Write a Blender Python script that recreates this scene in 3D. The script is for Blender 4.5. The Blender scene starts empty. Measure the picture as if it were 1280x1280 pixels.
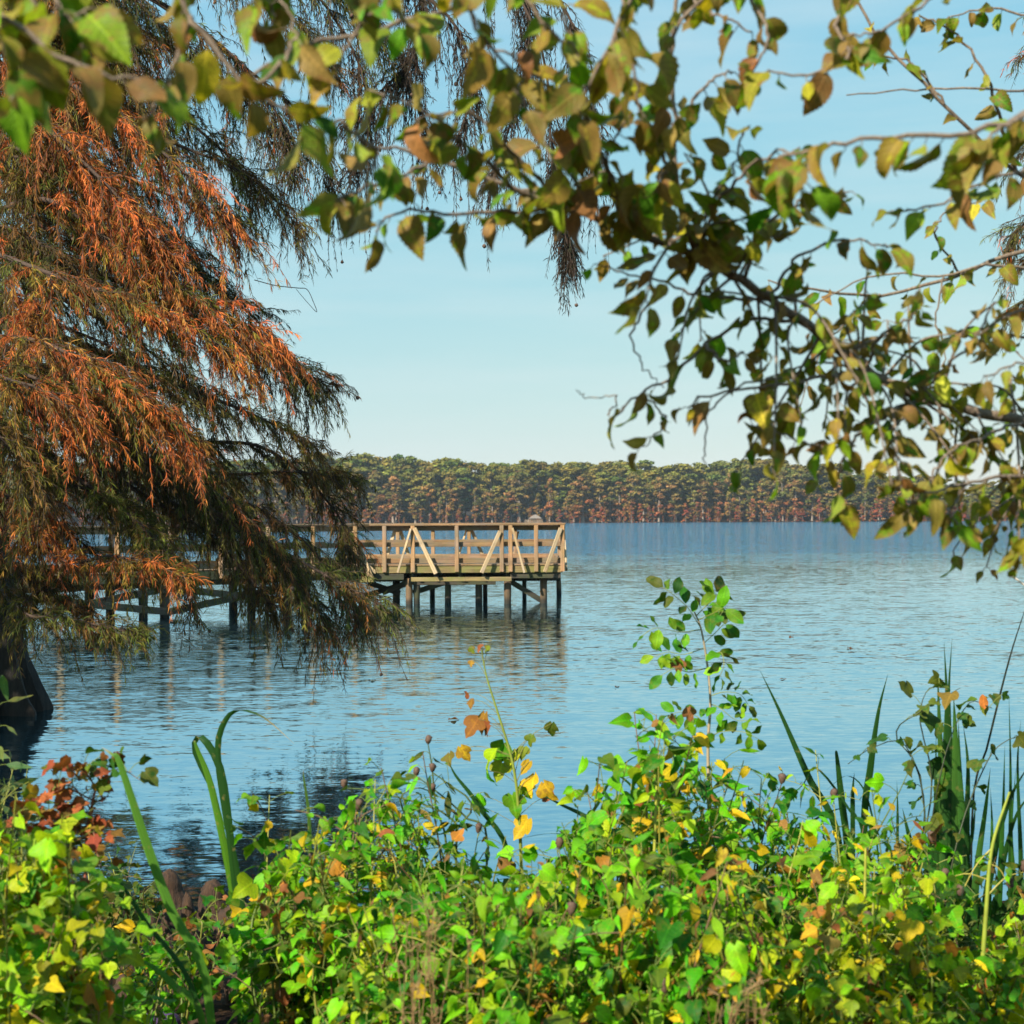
import bpy, math
import numpy as np
from mathutils import Vector, Euler

rad = math.radians
rng = np.random.default_rng(11)
C = bpy.context.scene.collection
SC = bpy.context.scene

# ------------------------------------------------------------------ camera, sky, sun, exposure
CAM_Z = 2.05
F = 2000.0                      # focal length in units of 1/1280 of the picture width
PITCH = math.atan(8 / F)
ROLL = rad(-0.28)
cam_d = bpy.data.cameras.new("camera")
cam_d.sensor_width = 36.0
cam_d.lens = 36.0 * F / 1280.0
cam_d.clip_start = 0.05
cam_d.clip_end = 9000
cam_d.dof.use_dof = True
cam_d.dof.focus_distance = 10.0
cam_d.dof.aperture_fstop = 8.0
cam = bpy.data.objects.new("camera", cam_d)
C.objects.link(cam)
cam.location = (0, 0, CAM_Z)
cam.rotation_euler = (Euler((rad(90) + PITCH, 0, 0)).to_matrix() @ Euler((0, 0, ROLL)).to_matrix()).to_euler()
SC.camera = cam
RM = np.array(cam.rotation_euler.to_matrix())

SUN_EL, SUN_AZ = 38.0, 218.0    # azimuth clockwise from +Y
sun_dir = np.array([math.sin(rad(SUN_AZ)) * math.cos(rad(SUN_EL)), math.cos(rad(SUN_AZ)) * math.cos(rad(SUN_EL)), math.sin(rad(SUN_EL))])
world = bpy.data.worlds.new("World")
SC.world = world
world.use_nodes = True
wn, wl = world.node_tree.nodes, world.node_tree.links
wn.clear()
sky = wn.new("ShaderNodeTexSky")
sky.sky_type = 'NISHITA'
sky.sun_disc = False
sky.sun_elevation = rad(SUN_EL)
sky.sun_rotation = rad(SUN_AZ)
sky.altitude = 60
sky.air_density = 1.0
sky.dust_density = 0.15
sky.ozone_density = 1.6
# thin high cloud streaks
tc = wn.new("ShaderNodeTexCoord")
mp = wn.new("ShaderNodeMapping")
mp.inputs['Scale'].default_value = (2.2, 1.0, 16.0)
cn = wn.new("ShaderNodeTexNoise")
cn.inputs['Scale'].default_value = 2.0
cn.inputs['Detail'].default_value = 6
cr = wn.new("ShaderNodeValToRGB")
cr.color_ramp.elements[0].position = 0.44
cr.color_ramp.elements[0].color = (0, 0, 0, 1)
cr.color_ramp.elements[1].position = 0.8
cr.color_ramp.elements[1].color = (0.42, 0.42, 0.42, 1)
cm = wn.new("ShaderNodeMixRGB")
cm.inputs[2].default_value = (4.6, 5.2, 5.3, 1)
bg = wn.new("ShaderNodeBackground")
bg.inputs[1].default_value = 0.096
wo = wn.new("ShaderNodeOutputWorld")
wl.new(tc.outputs['Generated'], mp.inputs[0])
wl.new(mp.outputs[0], cn.inputs['Vector'])
wl.new(cn.outputs[0], cr.inputs[0])
wl.new(cr.outputs[0], cm.inputs[0])
# a pale, even teal sky: the Nishita sky with its contrast softened per channel
sp_ = wn.new("ShaderNodeSeparateColor")
cb_ = wn.new("ShaderNodeCombineColor")
wl.new(sky.outputs[0], sp_.inputs[0])
for k, (gam, sc_) in enumerate(((0.64, 1.14), (0.30, 2.64), (0.0, 4.85))):
    pw = wn.new("ShaderNodeMath")
    pw.operation = 'POWER'
    pw.inputs[1].default_value = gam
    ml = wn.new("ShaderNodeMath")
    ml.operation = 'MULTIPLY'
    ml.inputs[1].default_value = sc_
    wl.new(sp_.outputs[k], pw.inputs[0])
    wl.new(pw.outputs[0], ml.inputs[0])
    wl.new(ml.outputs[0], cb_.inputs[k])
wl.new(cb_.outputs[0], cm.inputs[1])
wl.new(cm.outputs[0], bg.inputs[0])
wl.new(bg.outputs[0], wo.inputs[0])

sun_l = bpy.data.lights.new("sun", 'SUN')
sun_l.energy = 5.0
sun_l.angle = rad(0.55)
sun_l.color = (1.0, 0.93, 0.80)
sun = bpy.data.objects.new("sun", sun_l)
C.objects.link(sun)
sun.rotation_euler = Vector(tuple(sun_dir)).to_track_quat('Z', 'Y').to_euler()
SC.view_settings.view_transform = 'Standard'
SC.view_settings.look = 'None'
SC.view_settings.exposure = 0.80
SC.view_settings.gamma = 1
SC.cycles.use_denoising = True
SC.cycles.max_bounces = 6
SC.cycles.diffuse_bounces = 3
SC.cycles.glossy_bounces = 3
SC.cycles.transmission_bounces = 3
SC.cycles.caustics_reflective = False
SC.cycles.caustics_refractive = False


def P(px, py, d):
    """the world point at depth d (metres along +Y) on the line of sight through photo pixel px, py"""
    v = RM @ np.array([(px - 640) / F, -(py - 640) / F, -1.0])
    return np.array([0, 0, CAM_Z]) + v * (d / v[1])


def nrm(a):
    a = np.asarray(a, float)
    return a / (np.linalg.norm(a, axis=-1, keepdims=True) + 1e-9)


# ------------------------------------------------------------------ mesh building
class MB:
    def __init__(s):
        s.V, s.Q, s.L, s.Co, s.n = [], [], [], [], 0

    def add(s, V, Q, luv=None, col=None):
        V = np.asarray(V, float).reshape(-1, 3)
        Q = np.asarray(Q, int).reshape(-1, 4)
        s.V.append(V)
        s.Q.append(Q + s.n)
        s.L.append(np.zeros_like(V) if luv is None else np.broadcast_to(np.asarray(luv, float), V.shape))
        s.Co.append(np.ones_like(V) if col is None else np.broadcast_to(np.asarray(col, float), V.shape))
        s.n += len(V)

    def build(s, name, mat, parent=None, origin=(0, 0, 0), smooth=True):
        V = np.concatenate(s.V) - np.asarray(origin, float)
        Q = np.concatenate(s.Q)
        L = np.concatenate(s.L)
        Co = np.concatenate(s.Co)
        me = bpy.data.meshes.new(name)
        me.vertices.add(len(V))
        me.vertices.foreach_set("co", V.ravel().astype(np.float32))
        # a quad whose last two corners are the same is a triangle
        tri = Q[:, 2] == Q[:, 3]
        cnt = np.where(tri, 3, 4)
        st = np.concatenate([[0], np.cumsum(cnt)[:-1]])
        mask = np.ones(Q.shape, bool)
        mask[tri, 3] = False
        li = Q[mask]
        me.loops.add(len(li))
        me.loops.foreach_set("vertex_index", li.astype(np.int32))
        me.polygons.add(len(Q))
        me.polygons.foreach_set("loop_start", st.astype(np.int32))
        me.polygons.foreach_set("loop_total", cnt.astype(np.int32))
        me.polygons.foreach_set("use_smooth", np.full(len(Q), smooth))
        a = me.attributes.new("luv", 'FLOAT_VECTOR', 'POINT')
        a.data.foreach_set("vector", L.ravel().astype(np.float32))
        a = me.attributes.new("col", 'FLOAT_COLOR', 'POINT')
        a.data.foreach_set("color", np.concatenate([Co, np.ones((len(Co), 1))], 1).ravel().astype(np.float32))
        me.materials.append(mat)
        me.update(calc_edges=True)
        me.validate()
        o = bpy.data.objects.new(name, me)
        C.objects.link(o)
        if parent is not None:
            o.parent = parent
        else:
            o.location = tuple(float(x) for x in origin)
        return o


def thing(name, loc, label, cat, group=None):
    o = bpy.data.objects.new(name, None)
    o.empty_display_size = 0.2
    C.objects.link(o)
    o.location = tuple(float(x) for x in loc)
    tag(o, label, cat, group)
    return o


def tag(o, label=None, cat=None, group=None, kind=None):
    if label: o["label"] = label
    if cat: o["category"] = cat
    if group: o["group"] = group
    if kind: o["kind"] = kind
    return o


def spline(pts, n):
    """Catmull-Rom through pts"""
    p = np.asarray(pts, float)
    p = np.concatenate([[2 * p[0] - p[1]], p, [2 * p[-1] - p[-2]]])
    m = len(p) - 3
    t = np.linspace(0, m - 1e-6, n)
    i = t.astype(int)
    u = (t - i)[:, None]
    a, b, c, d = p[i], p[i + 1], p[i + 2], p[i + 3]
    return 0.5 * ((2 * b) + (c - a) * u + (2 * a - 5 * b + 4 * c - d) * u ** 2 + (3 * b - a - 3 * c + d) * u ** 3)


def tube(mb, pts, r, sides=5, col=None, wob=0.0):
    pts = np.asarray(pts, float)
    n = len(pts)
    r = np.broadcast_to(np.asarray(r, float), (n,))
    t = nrm(np.gradient(pts, axis=0))
    ref = np.array([0.31, 0.77, 0.55]) if abs(t[0] @ np.array([0.31, 0.77, 0.55])) < 0.9 else np.array([1.0, 0, 0])
    a = nrm(np.cross(t, ref))
    b = np.cross(t, a)
    th = np.linspace(0, 2 * math.pi, sides, endpoint=False)
    rr = r[:, None] * (1 + wob * rng.standard_normal((n, sides))) if wob else np.repeat(r[:, None], sides, 1)
    V = pts[:, None, :] + rr[:, :, None] * (np.cos(th)[None, :, None] * a[:, None, :] + np.sin(th)[None, :, None] * b[:, None, :])
    i = np.arange(n - 1)[:, None] * sides
    j = np.arange(sides)[None, :]
    k = (np.arange(sides) + 1) % sides
    Q = np.stack([i + j, i + k[None, :], i + sides + k[None, :], i + sides + j], -1).reshape(-1, 4)
    L = np.concatenate([[0], np.cumsum(np.linalg.norm(np.diff(pts, axis=0), axis=1))])
    luv = np.stack([np.repeat(L[:, None], sides, 1), np.repeat(th[None, :], n, 0), np.full((n, sides), rng.random() * 10)], -1)
    mb.add(V.reshape(-1, 3), Q, luv.reshape(-1, 3), col)


BOXQ = np.array([[2, 3, 1, 0], [5, 7, 6, 4], [1, 5, 4, 0], [6, 7, 3, 2], [4, 6, 2, 0], [3, 7, 5, 1]])


def beam(mb, p0, p1, w, t, up=(0, 0, 1), col=None):
    """a sawn timber from p0 to p1, w across and t along up, its long edges eased"""
    p0, p1 = np.asarray(p0, float), np.asarray(p1, float)
    d = nrm(p1 - p0)
    up = np.asarray(up, float)
    if abs(d @ up) > 0.95: up = np.array([0, 1.0, 0])
    s = nrm(np.cross(d, up))
    u = np.cross(s, d)
    e = min(w, t) * 0.12
    ring = [(-w / 2 + e, -t / 2), (w / 2 - e, -t / 2), (w / 2, -t / 2 + e), (w / 2, t / 2 - e), (w / 2 - e, t / 2), (-w / 2 + e, t / 2), (-w / 2, t / 2 - e), (-w / 2, -t / 2 + e)]
    off = rng.random() * 40
    ln = np.linalg.norm(p1 - p0)
    V, L = [], []
    for q, l in ((p0, 0), (p1, ln)):
        for x, z in ring:
            V.append(q + s * x + u * z)
            L.append((l + off, x, z + off))
    Q = [[i, (i + 1) % 8, 8 + (i + 1) % 8, 8 + i] for i in range(8)]
    for b in (0, 8):
        Q += [[b, b + 1, b + 2, b + 3], [b, b + 3, b + 4, b + 7], [b + 4, b + 5, b + 6, b + 7]]
    mb.add(V, Q, L, col)


# ------------------------------------------------------------------ leaves
def leaf_template(kind, fold, curl, wave=0.0, ph=0.0):
    """3 x n grid: x across, y along (0..1), z normal. returns V, Q, luv"""
    if kind == 'serrate':
        n = 23
        t = np.linspace(0, 1, n)
        w = 0.27 * np.sin(np.pi * t ** 0.72) ** 0.95 * (1 - 0.38 * t)
        w = w * (1 + 0.045 * np.where(np.arange(n) % 2 == 0, -1, 1))
        ys = t + 0.022 * np.where(np.arange(n) % 2 == 1, 1, 0) * (t < 0.95)
    elif kind == 'heart':
        n = 8
        t = np.linspace(0, 1, n)
        w = np.array([0.12, 0.33, 0.37, 0.32, 0.235, 0.145, 0.06, 0.0])
        ys = t - np.array([0.15, 0.10, 0.04, 0, 0, 0, 0, 0])
    elif kind == 'arrow':
        n = 8
        t = np.linspace(0, 1, n)
        w = np.array([0.09, 0.25, 0.265, 0.215, 0.165, 0.11, 0.05, 0.0])
        ys = t - np.array([0.16, 0.11, 0.04, 0, 0, 0, 0, 0])
    elif kind == 'lobed':
        n = 9
        t = np.linspace(0, 1, n)
        w = np.array([0.1, 0.34, 0.50, 0.46, 0.26, 0.24, 0.19, 0.09, 0.0])
        ys = t + np.array([-0.14, -0.08, -0.02, 0.08, 0, 0.0, 0, 0, 0])
    elif kind == 'oval':
        n = 7
        t = np.linspace(0, 1, n)
        w = np.array([0.03, 0.2, 0.28, 0.30, 0.27, 0.17, 0.0])
        ys = t
    else:  # lance
        n = 7
        t = np.linspace(0, 1, n)
        w = np.array([0.02, 0.09, 0.125, 0.12, 0.09, 0.05, 0.0])
        ys = t
    if n < 12:
        q = spline(np.stack([w, ys, t], 1), 15)
        w, ys, t, n = np.clip(q[:, 0], 0, None), q[:, 1], np.linspace(0, 1, 15), 15
    X = np.stack([-w, np.zeros(n), w], 1)
    Y = np.stack([ys, t, ys], 1)
    Z = fold * np.abs(X) + wave * np.sin(t * 9 + ph)[:, None] * np.array([1, 0.0, -1])[None, :] * np.abs(X)
    ang = curl * Y
    yy = np.where(abs(curl) > 1e-3, np.sin(ang) / (curl + 1e-12), Y)
    zz = np.where(abs(curl) > 1e-3, (np.cos(ang) - 1) / (curl + 1e-12), 0 * Y)
    V = np.stack([X, yy - Z * np.sin(ang) * -1, zz + Z * np.cos(ang)], -1).reshape(-1, 3)
    i = np.arange(n - 1)[:, None] * 3
    j = np.arange(2)[None, :]
    Q = np.stack([i + j, i + j + 1, i + j + 4, i + j + 3], -1).reshape(-1, 4)
    wm = max(w)
    luv = np.stack([X / wm, np.repeat(t[:, None], 3, 1), np.zeros((n, 3))], -1).reshape(-1, 3)
    return V, Q, luv


TPL = {}
for kd in ('serrate', 'heart', 'arrow', 'lobed', 'oval', 'lance'):
    fl = {'serrate': (0.35, 0.6, 0.15, 0.9, 0.25), 'heart': (0.3, 0.7, 0.12, 0.5, 0.2), 'arrow': (0.5, 0.9, 0.3, 0.2, 0.7)}.get(kd, (0.2, 0.4, 0.3, 0.1, 0.25))
    cu = {'serrate': (0.9, 0.5, 1.4, 1.8, -0.5), 'heart': (0.8, 0.4, 1.3, 0.2, 1.0), 'arrow': (1.3, 0.7, 0.3, 1.7, -0.4)}.get(kd, (0.5, 0.3, 0.8, 0.2, -0.3))
    TPL[kd] = [leaf_template(kd, a, b, 0.25, k * 1.3) for k, (a, b) in enumerate(zip(fl, cu))]


def put_leaves(mb, kind, pos, tip, normal, length, col, wid=1.0):
    pos, tip, normal = (np.asarray(a, float).reshape(-1, 3) for a in (pos, tip, normal))
    N = len(pos)
    if N == 0: return
    tip = nrm(tip)
    x = nrm(np.cross(tip, normal))
    z = np.cross(x, tip)
    length = np.broadcast_to(length, (N,))
    wid = np.broadcast_to(wid, (N,))
    col = np.broadcast_to(col, (N, 3))
    which = rng.integers(0, len(TPL[kind]), N)
    for k, (V, Q, luv) in enumerate(TPL[kind]):
        m = np.where(which == k)[0]
        if len(m) == 0: continue
        W = (V[None, :, 0, None] * wid[m, None, None] * x[m, None, :] + V[None, :, 1, None] * tip[m, None, :] + V[None, :, 2, None] * z[m, None, :])
        W = pos[m, None, :] + W * length[m, None, None]
        QQ = (Q[None] + (np.arange(len(m)) * len(V))[:, None, None]).reshape(-1, 4)
        L = np.repeat(luv[None], len(m), 0).copy()
        L[:, :, 2] = rng.random(len(m))[:, None]
        cc = np.repeat(col[m][:, None, :], len(V), 1)
        mb.add(W.reshape(-1, 3), QQ, L.reshape(-1, 3), cc.reshape(-1, 3))


def pick(pal, n, jit=0.18):
    """n base colours from a palette [(weight, rgb), ...]"""
    w = np.array([p[0] for p in pal], float)
    c = np.array([p[1] for p in pal], float)
    i = rng.choice(len(pal), n, p=w / w.sum())
    return np.clip(c[i] * (1 + jit * rng.standard_normal((n, 1))) * (1 + 0.08 * rng.standard_normal((n, 3))), 0.004, 0.9)


# ------------------------------------------------------------------ materials
class NT:
    def __init__(s, name):
        s.m = bpy.data.materials.new(name)
        s.m.use_nodes = True
        s.t = s.m.node_tree
        s.t.nodes.clear()
        s.out = s.t.nodes.new("ShaderNodeOutputMaterial")

    def n(s, typ, ins=None, **kw):
        nd = s.t.nodes.new("ShaderNode" + typ)
        for k, v in kw.items(): setattr(nd, k, v)
        for k, v in (ins or {}).items():
            if hasattr(v, 'is_output') or isinstance(v, bpy.types.NodeSocket):
                s.t.links.new(v, nd.inputs[k])
            else:
                nd.inputs[k].default_value = v
        return nd

    def math(s, op, a, b=0.0, c=None):
        i = {0: a, 1: b}
        if c is not None: i[2] = c
        return s.n("Math", i, operation=op).outputs[0]

    def mix(s, f, a, b, mode='MIX'):
        return s.n("MixRGB", {0: f, 1: a, 2: b}, blend_type=mode).outputs[0]

    def ramp(s, f, stops):
        nd = s.n("ValToRGB", {0: f})
        e = nd.color_ramp.elements
        while len(e) < len(stops): e.new(0.5)
        for k, (p, c) in enumerate(stops):
            e[k].position = p
            e[k].color = (*c, 1) if len(c) == 3 else c
        return nd.outputs[0]

    def attr(s, name):
        return s.n("Attribute", attribute_name=name)

    def done(s, sh):
        s.t.links.new(sh, s.out.inputs[0])
        return s.m


def col3(c): return (*c, 1)


def leaf_mat(name, transl=0.4, rough=0.45, vein=0.25, blotch=None, blotch_amt=0.0, under=None, under_amt=0.0, nscale=55, tr_sat=1.0):
    t = NT(name)
    col = t.attr("col").outputs['Color']
    luv = t.n("SeparateXYZ", {0: t.attr("luv").outputs['Vector']})
    ax = t.math('ABSOLUTE', luv.outputs[0])
    pos = t.n("NewGeometry")
    nz = t.n("TexNoise", {'Vector': pos.outputs['Position'], 'Scale': nscale, 'Detail': 4.0, 'Roughness': 0.6}).outputs[0]
    nz2 = t.n("TexNoise", {'Vector': pos.outputs['Position'], 'Scale': nscale * 5, 'Detail': 2.0}).outputs[0]
    # mottling of the blade itself
    v = t.math('ADD', t.math('MULTIPLY_ADD', nz2, 0.6, 0.25), t.math('MULTIPLY', nz, 0.85))
    base = t.mix(1.0, col, t.n("CombineColor", {0: v, 1: v, 2: v}).outputs[0], 'MULTIPLY')
    if blotch:
        thr = t.math('MULTIPLY_ADD', luv.outputs[2], 0.30, 0.0)
        edge = t.math('MULTIPLY', ax, 0.10)
        f = t.math('ADD', t.math('ADD', t.math('SUBTRACT', nz, 0.52), t.math('SUBTRACT', thr, 0.13)), edge)
        f = t.n("MapRange", {0: f, 1: -0.02, 2: 0.10, 3: 0.0, 4: blotch_amt}).outputs[0]
        base = t.mix(f, base, col3(blotch))
    if under:
        base = t.mix(t.math('MULTIPLY', pos.outputs['Backfacing'], under_amt), base, col3(under))
    if vein > 0:
        rib = t.n("MapRange", {0: ax, 1: 0.03, 2: 0.10, 3: 1.0, 4: 0.0}).outputs[0]
        s = t.math('SUBTRACT', t.math('MULTIPLY', luv.outputs[1], 8.0), t.math('MULTIPLY', ax, 2.2))
        fr = t.math('ABSOLUTE', t.math('SUBTRACT', t.math('FRACT', s), 0.5))
        sec = t.n("MapRange", {0: fr, 1: 0.04, 2: 0.14, 3: 0.6, 4: 0.0}).outputs[0]
        vv = t.math('MULTIPLY', t.math('MAXIMUM', rib, sec), vein)
        light = t.mix(1.0, base, (2.0, 1.85, 1.9, 1), 'MULTIPLY')
        base = t.mix(vv, base, light)
        hgt = t.math('ADD', t.math('MAXIMUM', rib, sec), t.math('MULTIPLY', nz2, 0.8))
    else:
        hgt = nz2
    bump = t.n("Bump", {'Strength': 0.35, 'Distance': 0.002, 'Height': hgt}).outputs[0]
    p = t.n("BsdfPrincipled", {'Base Color': base, 'Roughness': rough, 'Normal': bump, 'Specular IOR Level': 0.18})
    trc = t.mix(1.0, base, (1.2 * tr_sat, 1.3, 0.5, 1), 'MULTIPLY')
    tr = t.n("BsdfTranslucent", {0: trc})
    return t.done(t.n("MixShader", {0: transl, 1: p.outputs[0], 2: tr.outputs[0]}).outputs[0])


def bark_mat(name, dark, light, scale=6.0, stretch=0.15, bump=0.6, moss=None):
    t = NT(name)
    luv = t.attr("luv").outputs['Vector']
    g = t.n("NewGeometry").outputs['Position']
    mp_ = t.n("Mapping", {0: g, 3: (scale, scale, scale * stretch)}).outputs[0]
    nz = t.n("TexNoise", {'Vector': mp_, 'Scale': 3.0, 'Detail': 6.0, 'Roughness': 0.65}).outputs[0]
    big = t.n("TexNoise", {'Vector': g, 'Scale': scale * 0.3, 'Detail': 3.0}).outputs[0]
    c = t.ramp(nz, [(0.32, dark), (0.66, light)])
    c = t.mix(t.math('MULTIPLY', big, 0.35), c, col3(tuple(x * 0.55 for x in light)))
    if moss:
        mf = t.n("MapRange", {0: t.n("TexNoise", {'Vector': g, 'Scale': scale * 0.5, 'Detail': 4.0}).outputs[0], 1: 0.5, 2: 0.62, 3: 0.0, 4: 0.75}).outputs[0]
        c = t.mix(mf, c, col3(moss))
    b = t.n("Bump", {'Strength': bump, 'Distance': 0.02, 'Height': nz}).outputs[0]
    return t.done(t.n("BsdfPrincipled", {'Base Color': c, 'Roughness': 0.85, 'Normal': b}).outputs[0])


def wood_mat(name, a, b, moss=(0.10, 0.13, 0.02), moss_amt=0.0, grey=0.25):
    t = NT(name)
    luv = t.attr("luv").outputs['Vector']
    mp_ = t.n("Mapping", {0: luv, 3: (1.2, 30.0, 30.0)}).outputs[0]
    gr = t.n("TexNoise", {'Vector': mp_, 'Scale': 1.0, 'Detail': 5.0, 'Roughness': 0.6}).outputs[0]
    big = t.n("TexNoise", {'Vector': luv, 'Scale': 1.6, 'Detail': 3.0}).outputs[0]
    c = t.ramp(gr, [(0.30, a), (0.68, b)])
    tone = t.n("TexNoise", {'Vector': t.n("Mapping", {0: luv, 3: (0.0, 0.0, 0.9)}).outputs[0], 'Scale': 1.0, 'Detail': 0.0}).outputs[0]
    tv = t.n("MapRange", {0: tone, 1: 0.3, 2: 0.7, 3: 0.62, 4: 1.25}).outputs[0]
    c = t.mix(1.0, c, t.n("CombineColor", {0: tv, 1: tv, 2: tv}).outputs[0], 'MULTIPLY')
    stn = t.n("TexNoise", {'Vector': t.n("NewGeometry").outputs['Position'], 'Scale': 3.5, 'Detail': 5.0, 'Roughness': 0.7}).outputs[0]
    c = t.mix(t.n("MapRange", {0: stn, 1: 0.52, 2: 0.68, 3: 0.0, 4: 0.55}).outputs[0], c, col3(tuple(x * 0.55 for x in a)))
    g = sum(b) / 3 * 0.8
    c = t.mix(t.n("MapRange", {0: big, 1: 0.4, 2: 0.65, 3: 0.0, 4: grey}).outputs[0], c, (g, g * 0.95, g * 0.88, 1))
    if moss_amt:
        mz = t.n("TexNoise", {'Vector': t.n("NewGeometry").outputs['Position'], 'Scale': 2.2, 'Detail': 5.0, 'Roughness': 0.65}).outputs[0]
        c = t.mix(t.n("MapRange", {0: mz, 1: 0.42, 2: 0.58, 3: 0.0, 4: moss_amt}).outputs[0], c, col3(moss))
    zz_ = t.n("SeparateXYZ", {0: t.n("NewGeometry").outputs['Position']}).outputs[2]
    wet = t.n("MapRange", {0: t.math('ADD', zz_, t.math('MULTIPLY', big, 0.12)), 1: 0.13, 2: 0.24, 3: 0.88, 4: 0.0}).outputs[0]
    c = t.mix(wet, c, (0.012, 0.010, 0.006, 1))
    bmp = t.n("Bump", {'Strength': 0.4, 'Distance': 0.006, 'Height': gr}).outputs[0]
    return t.done(t.n("BsdfPrincipled", {'Base Color': c, 'Roughness': 0.8, 'Normal': bmp}).outputs[0])


def blade_mat():
    t = NT('reed_blade')
    col = t.attr("col").outputs['Color']
    luv = t.n("SeparateXYZ", {0: t.attr("luv").outputs['Vector']})
    st = t.n("CombineXYZ", {0: t.math('MULTIPLY', luv.outputs[0], 9.0), 1: t.math('MULTIPLY', luv.outputs[1], 3.0), 2: t.math('MULTIPLY', luv.outputs[2], 30.0)}).outputs[0]
    nz = t.n("TexNoise", {'Vector': st, 'Scale': 1.0, 'Detail': 3.0}).outputs[0]
    sp = t.n("TexNoise", {'Vector': t.n("NewGeometry").outputs['Position'], 'Scale': 38.0, 'Detail': 4.0}).outputs[0]
    v = t.math('MULTIPLY_ADD', nz, 1.1, 0.45)
    base = t.mix(1.0, col, t.n("CombineColor", {0: v, 1: v, 2: v}).outputs[0], 'MULTIPLY')
    base = t.mix(t.n("MapRange", {0: sp, 1: 0.62, 2: 0.70, 3: 0.0, 4: 0.6}).outputs[0], base, (0.30, 0.22, 0.07, 1))
    b = t.n("Bump", {'Strength': 0.5, 'Distance': 0.002, 'Height': nz}).outputs[0]
    p = t.n("BsdfPrincipled", {'Base Color': base, 'Roughness': 0.45, 'Normal': b, 'Specular IOR Level': 0.3})
    tr = t.n("BsdfTranslucent", {0: t.mix(1.0, base, (1.4, 1.5, 0.6, 1), 'MULTIPLY')})
    return t.done(t.n("MixShader", {0: 0.35, 1: p.outputs[0], 2: tr.outputs[0]}).outputs[0])


M = {}
M['branch'] = bark_mat('branch_bark', (0.07, 0.045, 0.03), (0.30, 0.22, 0.15), 60, 0.6, 0.3)
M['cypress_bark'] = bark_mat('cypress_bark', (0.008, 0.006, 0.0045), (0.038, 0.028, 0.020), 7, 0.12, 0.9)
M['cypress_twig'] = bark_mat('cypress_twig', (0.022, 0.014, 0.010), (0.10, 0.058, 0.036), 30, 0.5, 0.2)
M['knee'] = bark_mat('knee_bark', (0.014, 0.006, 0.003), (0.085, 0.040, 0.015), 18, 0.12, 0.9)  # brown bark, darkened in colour for the shade the knees stand in
M['far_bark'] = bark_mat('far_bark', (0.16, 0.12, 0.09), (0.40, 0.31, 0.24), 1.5, 0.2, 0.2)
M['post'] = wood_mat('post_wood', (0.19, 0.088, 0.036), (0.52, 0.285, 0.125), moss=(0.17, 0.15, 0.05), moss_amt=0.3, grey=0.4)
M['rail'] = wood_mat('rail_wood', (0.125, 0.058, 0.026), (0.37, 0.205, 0.092), moss=(0.15, 0.13, 0.04), moss_amt=0.35, grey=0.45)
M['brace'] = wood_mat('brace_wood', (0.30, 0.19, 0.085), (0.64, 0.46, 0.25), moss_amt=0.0, grey=0.35)
M['joist'] = wood_mat('joist_wood', (0.14, 0.09, 0.03), (0.36, 0.26, 0.10), moss=(0.16, 0.17, 0.03), moss_amt=0.6, grey=0.15)
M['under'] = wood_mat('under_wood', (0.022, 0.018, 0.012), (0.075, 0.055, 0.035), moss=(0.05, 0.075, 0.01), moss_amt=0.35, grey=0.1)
M['pile'] = wood_mat('pile_wood', (0.06, 0.035, 0.018), (0.24, 0.135, 0.065), moss=(0.05, 0.06, 0.015), moss_amt=0.2, grey=0.15)


def needle_mat():
    t = NT('cypress_needles')
    col = t.attr("col").outputs['Color']
    nz = t.n("TexNoise", {'Vector': t.n("NewGeometry").outputs['Position'], 'Scale': 14.0, 'Detail': 3.0}).outputs[0]
    v = t.math('MULTIPLY_ADD', nz, 0.9, 0.55)
    base = t.mix(1.0, col, t.n("CombineColor", {0: v, 1: v, 2: v}).outputs[0], 'MULTIPLY')
    d = t.n("BsdfPrincipled", {'Base Color': base, 'Roughness': 0.6, 'Specular IOR Level': 0.2})
    tr = t.n("BsdfTranslucent", {0: base})
    return t.done(t.n("MixShader", {0: 0.3, 1: d.outputs[0], 2: tr.outputs[0]}).outputs[0])


M['needles'] = needle_mat()
M['over_leaf'] = leaf_mat('overhanging_leaf', 0.38, 0.5, 0.6, (0.21, 0.10, 0.03), 0.75, (0.29, 0.23, 0.07), 0.35, 60)
M['bush_leaf'] = leaf_mat('bush_leaf', 0.34, 0.5, 0.40, (0.20, 0.12, 0.015), 0.32, None, 0, 50)
M['dry_leaf'] = leaf_mat('dry_leaf', 0.35, 0.7, 0.3, (0.16, 0.06, 0.02), 0.6, None, 0, 60)
M['blade'] = blade_mat()


def stem_mat():
    t = NT('green_stem')
    col = t.attr("col").outputs['Color']
    nz = t.n("TexNoise", {'Vector': t.n("NewGeometry").outputs['Position'], 'Scale': 25.0, 'Detail': 3.0}).outputs[0]
    v = t.math('MULTIPLY_ADD', nz, 0.9, 0.55)
    base = t.mix(1.0, col, t.n("CombineColor", {0: v, 1: v, 2: v}).outputs[0], 'MULTIPLY')
    return t.done(t.n("BsdfPrincipled", {'Base Color': base, 'Roughness': 0.55}).outputs[0])


M['stem'] = stem_mat()


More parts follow.
